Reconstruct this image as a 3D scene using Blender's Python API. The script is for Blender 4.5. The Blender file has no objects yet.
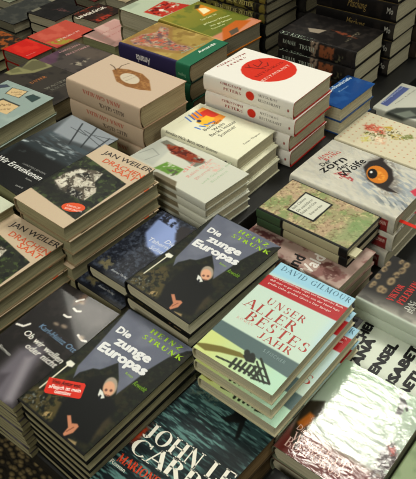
import bpy, bmesh, math, random
import numpy as np
from mathutils import Matrix, Vector
random.seed(7)
C = bpy.context.scene.collection
SC = bpy.context.scene
SC.view_settings.view_transform = 'Standard'
SC.view_settings.look = 'None'
SC.view_settings.gamma = .91
SC.view_settings.exposure = .06
EYE = 1.6                      # height of the eye above the shop floor; book heights are given as depth below the eye

# ------------------------------------------------------------------ noise and painting of printed covers
def _hash(ix, iy, sd):
    n = (ix.astype(np.int64) * 374761393 + iy.astype(np.int64) * 668265263 + sd * 974634541) & 0x7fffffff
    n = ((n ^ (n >> 13)) * 1274126177) & 0x7fffffff
    return ((n ^ (n >> 16)) & 0xffff) / 65535.0
def vnoise(x, y, sd):
    ix = np.floor(x); iy = np.floor(y); fx = x - ix; fy = y - iy
    fx = fx * fx * (3 - 2 * fx); fy = fy * fy * (3 - 2 * fy)
    a = _hash(ix, iy, sd); b = _hash(ix + 1, iy, sd); c = _hash(ix, iy + 1, sd); d = _hash(ix + 1, iy + 1, sd)
    return (a * (1 - fx) + b * fx) * (1 - fy) + (c * (1 - fx) + d * fx) * fy
def fbm(x, y, sd=1, octv=3):
    t = 0; a = .5; n = 0
    for o in range(octv):
        t = t + a * vnoise(x * 2 ** o, y * 2 ** o, sd + o); n += a; a *= .55
    return t / n
def sstep(lo, hi, v):
    t = np.clip((v - lo) / (hi - lo + 1e-9), 0, 1); return t * t * (3 - 2 * t)
def poly_sd(X, Y, pts):
    d = np.full(X.shape, 1e9); ins = np.zeros(X.shape, bool); n = len(pts)
    for i in range(n):
        x0, y0 = pts[i]; x1, y1 = pts[(i + 1) % n]
        ex, ey = x1 - x0, y1 - y0
        t = np.clip(((X - x0) * ex + (Y - y0) * ey) / (ex * ex + ey * ey + 1e-9), 0, 1)
        d = np.minimum(d, np.hypot(X - x0 - t * ex, Y - y0 - t * ey))
        c = (y0 > Y) != (y1 > Y)
        xi = x0 + (Y - y0) * ex / (ey if abs(ey) > 1e-9 else 1e-9)
        ins ^= c & (X < xi)
    return np.where(ins, -d, d)
def line_d(X, Y, pts):
    d = np.full(X.shape, 1e9)
    for (x0, y0), (x1, y1) in zip(pts[:-1], pts[1:]):
        ex, ey = x1 - x0, y1 - y0
        t = np.clip(((X - x0) * ex + (Y - y0) * ey) / (ex * ex + ey * ey + 1e-9), 0, 1)
        d = np.minimum(d, np.hypot(X - x0 - t * ex, Y - y0 - t * ey))
    return d
def lin(c):
    c = np.asarray(c, float) / 255.0
    return np.where(c <= .04045, c / 12.92, ((c + .055) / 1.055) ** 2.4)
def paint(X, Y, ops):
    col = np.zeros(X.shape + (3,)) + 200.0
    sd = 11
    for op in ops:
        k = op[0]; o = op[-1] if isinstance(op[-1], dict) else {}
        sd += 5; al = o.get('a', 1.0); soft = o.get('s', .06)
        if k == 'F': m = np.ones(X.shape); c = op[1]
        elif k == 'G':                                   # linear gradient between two points
            (x0, y0), c0, (x1, y1), c1 = op[1:5]
            t = np.clip(((X - x0) * (x1 - x0) + (Y - y0) * (y1 - y0)) / ((x1 - x0) ** 2 + (y1 - y0) ** 2), 0, 1)[..., None]
            c = np.array(c0) * (1 - t) + np.array(c1) * t; m = np.ones(X.shape)
            if 'poly' in o: m = sstep(soft, -soft, poly_sd(X, Y, o['poly']))
        elif k == 'P': m = 1 - sstep(-soft, soft, poly_sd(X, Y, op[1])); c = op[2]
        elif k == 'L': m = 1 - sstep(op[2] / 2 - soft, op[2] / 2 + soft, line_d(X, Y, op[1])); c = op[3]
        elif k == 'E':
            x0, y0, rx, ry = op[1]; a = o.get('r', 0)
            dx, dy = X - x0, Y - y0; u = dx * math.cos(a) + dy * math.sin(a); v = -dx * math.sin(a) + dy * math.cos(a)
            m = 1 - sstep(1 - soft * 2, 1 + soft * 2, np.hypot(u / rx, v / ry)); c = op[2]
        elif k == 'B':                                   # box X0 Y0 X1 Y1
            x0, y0, x1, y1 = op[1]
            m = 1 - sstep(-soft, soft, np.maximum(np.maximum(x0 - X, X - x1), np.maximum(y0 - Y, Y - y1))); c = op[2]
        if 'n' in o:                                     # broken up by noise: cell size, low, high, stretch, angle
            sc, lo, hi = o['n'][:3]; st = o['n'][3] if len(o['n']) > 3 else 1; an = o['n'][4] if len(o['n']) > 4 else 0
            u = X * math.cos(an) + Y * math.sin(an); v = -X * math.sin(an) + Y * math.cos(an)
            m = m * sstep(lo, hi, fbm(u / (sc * st), v / sc, sd))
        m = (m * al)[..., None]
        col = col * (1 - m) + np.asarray(c, float) * m
    return np.clip(col, 0, 255)

# ------------------------------------------------------------------ lettering
_txt = {}
def sans(s, bold=0, shear=0, space=1.0):
    key = (s, bold, shear, space)
    if key not in _txt:
        cu = bpy.data.curves.new('lettering', 'FONT'); cu.body = s; cu.resolution_u = 2
        cu.shear = shear; cu.space_character = space
        o = bpy.data.objects.new('lettering', cu); C.objects.link(o)
        me = o.to_mesh()
        v = np.array([q.co[:] for q in me.vertices]).reshape(-1, 3)[:, :2]
        f = [tuple(p.vertices) for p in me.polygons]
        o.to_mesh_clear(); bpy.data.objects.remove(o); bpy.data.curves.remove(cu)
        v = v - [v[:, 0].min(), 0]
        if bold:                                         # heavier face: the outline repeated a little to each side
            k = len(v); sh = [(0, 0), (bold, 0), (-bold, 0), (0, bold), (0, -bold), (bold * .7, bold * .7), (-bold * .7, -bold * .7)]
            v = np.concatenate([np.column_stack([v + q, np.full(k, j * .004)]) for j, q in enumerate(sh)]); f = [tuple(i + k * j for i in p) for j in range(len(sh)) for p in f]
            v = v - np.array([v[:, 0].min(), 0, 0][:v.shape[1]])
        _txt[key] = (v / np.array([v[:, 0].max(), .69, 1][:v.shape[1]]), f)       # unit width, cap height 1
    return _txt[key]
# a small roman capital alphabet: strokes ('l' x0 y0 x1 y1 width) and arcs ('a' cx cy rx ry from to); widths thick / thin; 's' feet
TK, TN = .15, .05
def _l(x0, y0, x1, y1, w): return ('l', x0, y0, x1, y1, w)
def _s(x, y, w=.17): return ('l', x - w, y, x + w, y, .035)
def _a(cx, cy, rx, ry, a, b): return ('a', cx, cy, rx, ry, a, b)
GL = {
 'A': (.78, [_l(.05,0,.36,1,TN), _l(.38,1,.72,0,TK), _l(.17,.34,.58,.34,TN), _s(.05,.02), _s(.72,.02)]),
 'B': (.68, [_l(.13,0,.13,1,TK), _a(.3,.75,.24,.23,-90,90), _a(.3,.27,.3,.25,-90,90), _l(.0,.98,.32,.98,TN), _l(.1,.52,.32,.52,TN), _l(0,.02,.32,.02,TN)]),
 'C': (.78, [_a(.45,.5,.4,.49,45,315), _l(.74,.7,.74,.95,TN)]),
 'D': (.82, [_l(.14,0,.14,1,TK), _a(.34,.5,.42,.48,-90,90), _l(0,.98,.36,.98,TN), _l(0,.02,.36,.02,TN)]),
 'E': (.64, [_l(.13,0,.13,1,TK), _l(0,.98,.58,.98,TN), _l(.1,.52,.45,.52,TN), _l(0,.02,.6,.02,TN), _l(.57,.8,.57,1,TN), _l(.6,0,.6,.2,TN), _l(.45,.42,.45,.62,TN)]),
 'F': (.6, [_l(.13,0,.13,1,TK), _l(0,.98,.56,.98,TN), _l(.1,.52,.42,.52,TN), _l(.55,.8,.55,1,TN), _s(.13,.02)]),
 'G': (.84, [_a(.45,.5,.4,.49,45,315), _l(.74,.72,.74,.95,TN), _l(.74,.05,.74,.42,TK), _s(.7,.42,.13)]),
 'H': (.86, [_l(.15,0,.15,1,TK), _l(.7,0,.7,1,TK), _l(.15,.51,.7,.51,TN), _s(.15,.02), _s(.7,.02), _s(.15,.98), _s(.7,.98)]),
 'I': (.36, [_l(.18,0,.18,1,TK), _s(.18,.02), _s(.18,.98)]),
 'J': (.5, [_l(.32,.12,.32,1,TK), _a(.17,.15,.17,.17,190,360), _s(.32,.98)]),
 'K': (.8, [_l(.15,0,.15,1,TK), _l(.2,.42,.64,.98,TN), _l(.32,.6,.7,0,TK), _s(.15,.02), _s(.15,.98), _s(.7,.02,.1), _s(.64,.98,.1)]),
 'L': (.62, [_l(.15,0,.15,1,TK), _l(0,.02,.56,.02,TN), _l(.57,0,.57,.24,TN), _s(.15,.98)]),
 'M': (1.0, [_l(.14,0,.14,1,TN), _l(.16,1,.5,.05,TK), _l(.5,.05,.82,1,TN), _l(.84,0,.84,1,TK), _s(.14,.02,.12), _s(.84,.02), _s(.1,.98,.1), _s(.9,.98,.1)]),
 'N': (.84, [_l(.14,0,.14,1,TN), _l(.15,1,.68,.02,TK), _l(.69,0,.69,1,TN), _s(.14,.02,.12), _s(.1,.98,.1), _s(.69,.98,.12)]),
 'O': (.9, [_a(.45,.5,.39,.49,0,360)]),
 'P': (.64, [_l(.14,0,.14,1,TK), _a(.3,.73,.27,.25,-90,90), _l(0,.98,.32,.98,TN), _l(.1,.48,.32,.48,TN), _s(.14,.02)]),
 'R': (.76, [_l(.14,0,.14,1,TK), _a(.3,.75,.25,.23,-90,90), _l(0,.98,.32,.98,TN), _l(.1,.52,.34,.52,TN), _l(.36,.52,.68,0,TK), _s(.14,.02), _s(.68,.02,.08)]),
 'S': (.58, [_a(.29,.75,.2,.24,40,260), _a(.29,.26,.24,.25,-140,90), _l(.44,.75,.44,.95,TN), _l(.07,.05,.07,.27,TN)]),
 'T': (.72, [_l(.36,0,.36,1,TK), _l(.02,.98,.7,.98,TN), _l(.03,.78,.03,1,TN), _l(.69,.78,.69,1,TN), _s(.36,.02)]),
 'U': (.84, [_l(.16,.3,.16,1,TK), _a(.42,.32,.27,.31,180,360), _l(.69,.3,.69,1,TN), _s(.16,.98), _s(.69,.98,.12)]),
 'V': (.78, [_l(.06,1,.38,0,TK), _l(.4,0,.7,1,TN), _s(.06,.98), _s(.7,.98,.12)]),
 'W': (1.1, [_l(.06,1,.32,0,TK), _l(.34,0,.55,.95,TN), _l(.53,1,.78,0,TK), _l(.8,0,1.02,1,TN), _s(.06,.98), _s(1.02,.98,.12), _s(.53,.98,.1)]),
 'Z': (.68, [_l(.05,.97,.6,.97,TN), _l(.58,.98,.08,.02,TK), _l(.05,.03,.62,.03,TN), _l(.06,.8,.06,1,TN), _l(.62,0,.62,.2,TN)]),
 ' ': (.35, []), "'": (.2, [_l(.1,.75,.1,1,TN)]),
}
def roman(s, space=.06, weight=1.0):
    key = (s, 'roman', space, weight)
    if key in _txt: return _txt[key]
    V = []; F = []; x = 0.0
    def quad(a, b, c, d):
        k = len(V); V.extend([a, b, c, d]); F.append((k, k + 1, k + 2, k + 3))
    for ch in s:
        acc = ch in 'ÉÄÖÜ'; base = {'É': 'E', 'Ä': 'A', 'Ö': 'O', 'Ü': 'U'}.get(ch, ch)
        w, st = GL[base]
        st = list(st)
        if ch == 'É': st.append(_l(.3, 1.08, .45, 1.25, .07))
        elif acc: st += [_l(.24, 1.1, .24, 1.22, .1), _l(.5, 1.1, .5, 1.22, .1)]
        for q in st:
            if q[0] == 'l':
                _, x0, y0, x1, y1, wd = q; wd *= weight; L = math.hypot(x1 - x0, y1 - y0); nx, ny = -(y1 - y0) / L * wd / 2, (x1 - x0) / L * wd / 2
                quad((x + x0 + nx, y0 + ny), (x + x0 - nx, y0 - ny), (x + x1 - nx, y1 - ny), (x + x1 + nx, y1 + ny))
            else:
                _, cx, cy, rx, ry, a, b = q; n = max(6, int(abs(b - a) / 20)); pr = None
                for i in range(n + 1):
                    t = math.radians(a + (b - a) * i / n); wd = (TN + (TK - TN) * abs(math.cos(t)) ** 1.5) * weight / 2
                    o = (x + cx + (rx + wd * .3) * math.cos(t), cy + (ry) * math.sin(t)); n_ = (x + cx + (rx - wd * 1.7) * math.cos(t), cy + (ry - wd * 1.2) * math.sin(t))
                    if pr: quad(pr[0], pr[1], n_, o)
                    pr = (o, n_)
        x += w + space
    v = np.array(V); v[:, 0] -= v[:, 0].min()
    _txt[key] = (v / [v[:, 0].max(), 1], F)
    return _txt[key]
def letters(t):
    s, x0, y0, x1, y1, h, col = t[:7]; o = t[7] if len(t) > 7 else {}
    if o.get('f') == 'r': v, f = roman(s, o.get('sp', .06), o.get('w', 1.0))
    else: v, f = sans(s, o.get('b', 0), o.get('i', 0), o.get('sp', 1.0))
    L = math.hypot(x1 - x0, y1 - y0); ux, uy = (x1 - x0) / L, (y1 - y0) / L
    X = x0 + v[:, 0] * L * ux - v[:, 1] * h * uy
    Y = y0 + v[:, 0] * L * uy + v[:, 1] * h * ux
    return X, Y, (v[:, 2] if v.shape[1] > 2 else np.zeros(len(v))), f, col

# ------------------------------------------------------------------ materials
def principled(name):
    m = bpy.data.materials.new(name); m.use_nodes = True
    return m, m.node_tree.nodes, m.node_tree.links, m.node_tree.nodes['Principled BSDF']
def mat_print(name, rough=.4, wrap=0, coat=0.0):
    m, N, L, b = principled(name)
    at = N.new('ShaderNodeAttribute'); at.attribute_name = 'print'
    tc = N.new('ShaderNodeTexCoord'); nz = N.new('ShaderNodeTexNoise'); nz.inputs['Scale'].default_value = 900; nz.inputs['Detail'].default_value = 2
    L.new(tc.outputs['Object'], nz.inputs['Vector'])
    mx = N.new('ShaderNodeMix'); mx.data_type = 'RGBA'; mx.blend_type = 'OVERLAY'; mx.inputs['Factor'].default_value = .12
    L.new(at.outputs['Color'], mx.inputs[6]); L.new(nz.outputs['Color'], mx.inputs[7]); L.new(mx.outputs[2], b.inputs['Base Color'])
    b.inputs['Roughness'].default_value = rough; b.inputs['Specular IOR Level'].default_value = .2
    b.inputs['Coat Weight'].default_value = coat; b.inputs['Coat Roughness'].default_value = .06
    if wrap:                                             # creased film around the book
        n2 = N.new('ShaderNodeTexNoise'); n2.inputs['Scale'].default_value = 70; n2.inputs['Detail'].default_value = 4; n2.inputs['Distortion'].default_value = .8
        mp = N.new('ShaderNodeMapping'); mp.inputs['Scale'].default_value = (.45, 1.2, .5)
        L.new(tc.outputs['Object'], mp.inputs['Vector']); L.new(mp.outputs['Vector'], n2.inputs['Vector'])
        bp = N.new('ShaderNodeBump'); bp.inputs['Strength'].default_value = wrap; bp.inputs['Distance'].default_value = .003
        L.new(n2.outputs['Fac'], bp.inputs['Height']); L.new(bp.outputs['Normal'], b.inputs['Coat Normal' if coat else 'Normal'])
    return m
def mat_pages(name, c0, c1):
    m, N, L, b = principled(name)
    tc = N.new('ShaderNodeTexCoord'); mp = N.new('ShaderNodeMapping'); mp.inputs['Scale'].default_value = (12, 12, 1500)
    nz = N.new('ShaderNodeTexNoise'); nz.inputs['Scale'].default_value = 1; nz.inputs['Detail'].default_value = 3
    rp = N.new('ShaderNodeValToRGB'); rp.color_ramp.elements[0].position = .25; rp.color_ramp.elements[1].position = .7
    rp.color_ramp.elements[0].color = (*lin(c0), 1); rp.color_ramp.elements[1].color = (*lin(c1), 1)
    L.new(tc.outputs['Object'], mp.inputs['Vector']); L.new(mp.outputs['Vector'], nz.inputs['Vector'])
    L.new(nz.outputs['Fac'], rp.inputs['Fac']); L.new(rp.outputs['Color'], b.inputs['Base Color'])
    b.inputs['Roughness'].default_value = .85; b.inputs['Specular IOR Level'].default_value = .1
    return m
def mat_flat(name, col, rough=.5, nscale=40, amt=.25):
    m, N, L, b = principled(name)
    tc = N.new('ShaderNodeTexCoord'); nz = N.new('ShaderNodeTexNoise'); nz.inputs['Scale'].default_value = nscale; nz.inputs['Detail'].default_value = 4
    L.new(tc.outputs['Object'], nz.inputs['Vector'])
    rp = N.new('ShaderNodeValToRGB'); c = lin(col)
    rp.color_ramp.elements[0].color = (*(c * (1 - amt)), 1); rp.color_ramp.elements[1].color = (*np.minimum(c * (1 + amt), 1), 1)
    L.new(nz.outputs['Fac'], rp.inputs['Fac']); L.new(rp.outputs['Color'], b.inputs['Base Color']); b.inputs['Roughness'].default_value = rough
    return m

# ------------------------------------------------------------------ book meshes (cm in, metres out)
GAP = .02
def contour(W, T, bulge):
    """outer outline of a closed book in x,z from the front fore-edge round the spine to the back fore-edge; s is the printed coordinate"""
    n = 30; P = []
    for i in range(n + 1):
        t = math.pi * i / n
        P.append((-bulge * math.sin(t) ** .6, T / 2 + T / 2 * math.cos(t) if bulge > .05 else T * (1 - i / n), -T * i / n))
    return P
def cover_mesh(name, W, L, T, kind, ops, texts, edge, mat, res):
    T = T - GAP
    hard = kind == 'hard'; tb = .17 if hard else .04
    bulge = min(.22 * T, .8) if hard else .03
    nx = max(4, int(W / res)); ny = max(4, int(L / res))
    xs = [W * (1 - i / nx) for i in range(nx + 1)]
    prof = [(x, T, x) for x in xs] + contour(W, T, bulge)[1:] + [(W * .5, 0, -T - W * .5), (W, 0, -T - W)]
    pr = np.array(prof); n = len(pr)
    ys = np.linspace(0, L, ny + 1)
    X3 = np.repeat(pr[:, 0][:, None], ny + 1, 1); Z3 = np.repeat(pr[:, 1][:, None], ny + 1, 1); Y3 = np.repeat(ys[None], n, 0)
    S3 = np.repeat(pr[:, 2][:, None], ny + 1, 1)
    col = paint(np.maximum(S3, -T - .6), Y3, ops)
    V = [np.stack([X3, Y3, Z3], -1).reshape(-1, 3)]; COL = [col.reshape(-1, 3)]
    idx = np.arange(n * (ny + 1)).reshape(n, ny + 1)
    F = np.stack([idx[:-1, :-1], idx[:-1, 1:], idx[1:, 1:], idx[1:, :-1]], -1).reshape(-1, 4).tolist()
    # inner skin
    ctr = np.array([max(W * .5, .5), T / 2])
    ip = pr[:, :2].copy()
    ip[:, 1] = np.where(pr[:, 1] >= T - 1e-6, T - tb, np.where(pr[:, 1] <= 1e-6, tb, tb + (pr[:, 1] / T) * (T - 2 * tb)))
    ip[:, 0] = np.where(pr[:, 0] < 0, pr[:, 0] + tb, pr[:, 0])
    base = n * (ny + 1)
    for y in (0, L):
        V.append(np.stack([ip[:, 0], np.full(n, y), ip[:, 1]], -1)); COL.append(np.tile(np.array(edge, float), (n, 1)))
    i0 = base + np.arange(n); i1 = base + n + np.arange(n)
    for i in range(n - 1): F.append((int(i0[i]), int(i0[i + 1]), int(i1[i + 1]), int(i1[i])))
    b2 = base + 2 * n
    # edges: duplicate outer rim so that the rim has its own colour
    rim = []
    for y in (0, L): rim.append(np.stack([pr[:, 0], np.full(n, y), pr[:, 1]], -1))
    V += rim; COL += [np.tile(np.array(edge, float), (n, 1))] * 2
    r0 = b2 + np.arange(n); r1 = b2 + n + np.arange(n)
    for i in range(n - 1):
        F.append((int(r0[i]), int(r0[i + 1]), int(i0[i + 1]), int(i0[i])))
        F.append((int(r1[i + 1]), int(r1[i]), int(i1[i]), int(i1[i + 1])))
    for k in (0, n - 1):
        q = (int(r0[k]), int(i0[k]), int(i1[k]), int(r1[k])); F.append(q if k == 0 else q[::-1])
    nv = b2 + 2 * n
    for t in texts:
        tx, ty, up, f, c = letters(t)
        order = np.argsort(pr[:, 2]); zx = np.interp(tx, pr[order, 2], pr[order, 0]); zz = np.interp(tx, pr[order, 2], pr[order, 1])
        off = .012 + up
        front = tx >= 0
        V.append(np.stack([np.where(front, tx, zx - off - .03), ty, np.where(front, zz + off, zz + off * .5 + .02)], -1))
        COL.append(np.tile(np.array(c, float), (len(tx), 1)))
        F += [tuple(int(i) + nv for i in q) for q in f]; nv += len(tx)
    V = np.concatenate(V); COL = lin(np.concatenate(COL))
    V = (V - [W / 2, L / 2, 0]) / 100
    me = bpy.data.meshes.new(name); me.from_pydata(V.tolist(), [], F)
    at = me.color_attributes.new('print', 'FLOAT_COLOR', 'POINT')
    at.data.foreach_set('color', np.concatenate([COL, np.ones((len(COL), 1))], 1).astype(np.float32).ravel())
    me.materials.append(mat); me.update()
    return me
_pg = {}
def page_mesh(W, L, T, kind, mat):
    key = (W, L, T, kind, mat.name)
    if key in _pg: return _pg[key]
    T = T - GAP; hard = kind == 'hard'; tb = .175 if hard else .045; ov = .22 if hard else .03
    bm = bmesh.new(); n = 7; rows = []
    for y in (ov, L - ov):
        r = []
        for i in range(n + 1):
            z = tb + (T - 2 * tb) * i / n; q = math.sin(math.pi * i / n)
            r.append(bm.verts.new((W - ov - (.28 * q * min(1, T / 3) if hard else 0), y, z)))
        for i in range(n, -1, -1):
            z = tb + (T - 2 * tb) * i / n; q = math.sin(math.pi * i / n)
            r.append(bm.verts.new((.3 - (min(.22 * T, .8) * .85 * q if hard else .2), y, z)))
        rows.append(r)
    m = len(rows[0])
    for i in range(m): bm.faces.new((rows[0][i], rows[0][(i + 1) % m], rows[1][(i + 1) % m], rows[1][i]))
    bm.faces.new(rows[0][::-1]); bm.faces.new(rows[1])
    bmesh.ops.recalc_face_normals(bm, faces=bm.faces)
    for v in bm.verts: v.co = Vector(((v.co.x - W / 2) / 100, (v.co.y - L / 2) / 100, v.co.z / 100))
    me = bpy.data.meshes.new('page_block'); bm.to_mesh(me); bm.free(); me.materials.append(mat)
    _pg[key] = me
    return me
def patch_mesh(name, quad, lift, th, col, texts, mat, round_=False):
    """a printed label: polygon in book cm, with lettering, lying at height lift (cm)"""
    V = [(x, y, lift + th) for x, y in quad] + [(x, y, lift) for x, y in quad]; n = len(quad)
    F = [tuple(range(n)), tuple(range(2 * n - 1, n - 1, -1))] + [(i, i + n, (i + 1) % n + n, (i + 1) % n) for i in range(n)]
    COL = [col] * (2 * n)
    for t in texts:
        tx, ty, up, f, c = letters(t); k = len(V)
        V += [(a, b, lift + th + .012 + u) for a, b, u in zip(tx, ty, up)]; COL += [c] * len(tx); F += [tuple(i + k for i in q) for q in f]
    return V, F, COL
def finish_patch(name, data, W, L, mat):
    V, F, COL = data
    me = bpy.data.meshes.new(name); me.from_pydata([((x - W / 2) / 100, (y - L / 2) / 100, z / 100) for x, y, z in V], [], F)
    at = me.color_attributes.new('print', 'FLOAT_COLOR', 'POINT')
    at.data.foreach_set('color', np.concatenate([lin(np.array(COL, float)), np.ones((len(COL), 1))], 1).astype(np.float32).ravel())
    me.materials.append(mat); me.update(); return me

ORD = ['topmost', 'second', 'third', 'fourth', 'fifth', 'sixth', 'seventh', 'eighth', 'ninth', 'tenth', 'eleventh', 'twelfth', 'thirteenth', 'fourteenth']
def link(name, me, parent, label=None):
    o = bpy.data.objects.new(name, me); C.objects.link(o); o.parent = parent
    if label: o['label'] = label
    return o
def stack(s):
    W, L, T = s['W'], s['L'], s['T']; kind = s.get('kind', 'hard')
    pm = PAGES[s.get('pages', 'grey')]
    key = (s['art'], W, L, T)
    if key not in MESH:
        a = ART[s['art']]
        MESH[key] = cover_mesh('cover', W, L, T, kind, a['ops'], a.get('txt', []), a.get('edge', (60, 58, 52)),
                                    mat_print('print_' + s['art'], a.get('rough', .4), a.get('wrap', 0), a.get('coat', 0)), a.get('res', .16))
    cm = MESH[key]; pg = page_mesh(W, L, T, kind, pm)
    rnd = random.Random(s['name'])
    for k in range(s['n']):
        dx, dy, dr = (0, 0, 0) if k == 0 else s.get('off', {}).get(k, (rnd.uniform(-.15, .15), rnd.uniform(-.15, .15), rnd.uniform(-.8, .8)))
        ang = s['a']; c, sn = math.cos(math.radians(ang)), math.sin(math.radians(ang))
        r = bpy.data.objects.new('hardcover_book' if kind == 'hard' else 'paperback_book', None); C.objects.link(r)
        r.empty_display_size = .02
        r.location = (s['x'] + dx / 100, s['y'] + dy / 100, EYE - s['h'] - (k + 1) * T / 100)
        r.rotation_euler = (0, 0, math.radians(ang + dr))
        link('cover', cm, r); link('page_block', pg, r)
        if k == 0:
            for nm, q, lift, th, col, tx, lab in s.get('patch', []):
                link(nm, finish_patch(nm, patch_mesh(nm, q, lift, th, col, tx, None), W, L, PATCH), r, lab)
        r['category'] = 'book'; r['group'] = s['group']
        r['label'] = s['look'] + ', ' + s['top'] if k == 0 else ORD[k] + ' copy down ' + s['below']

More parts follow.
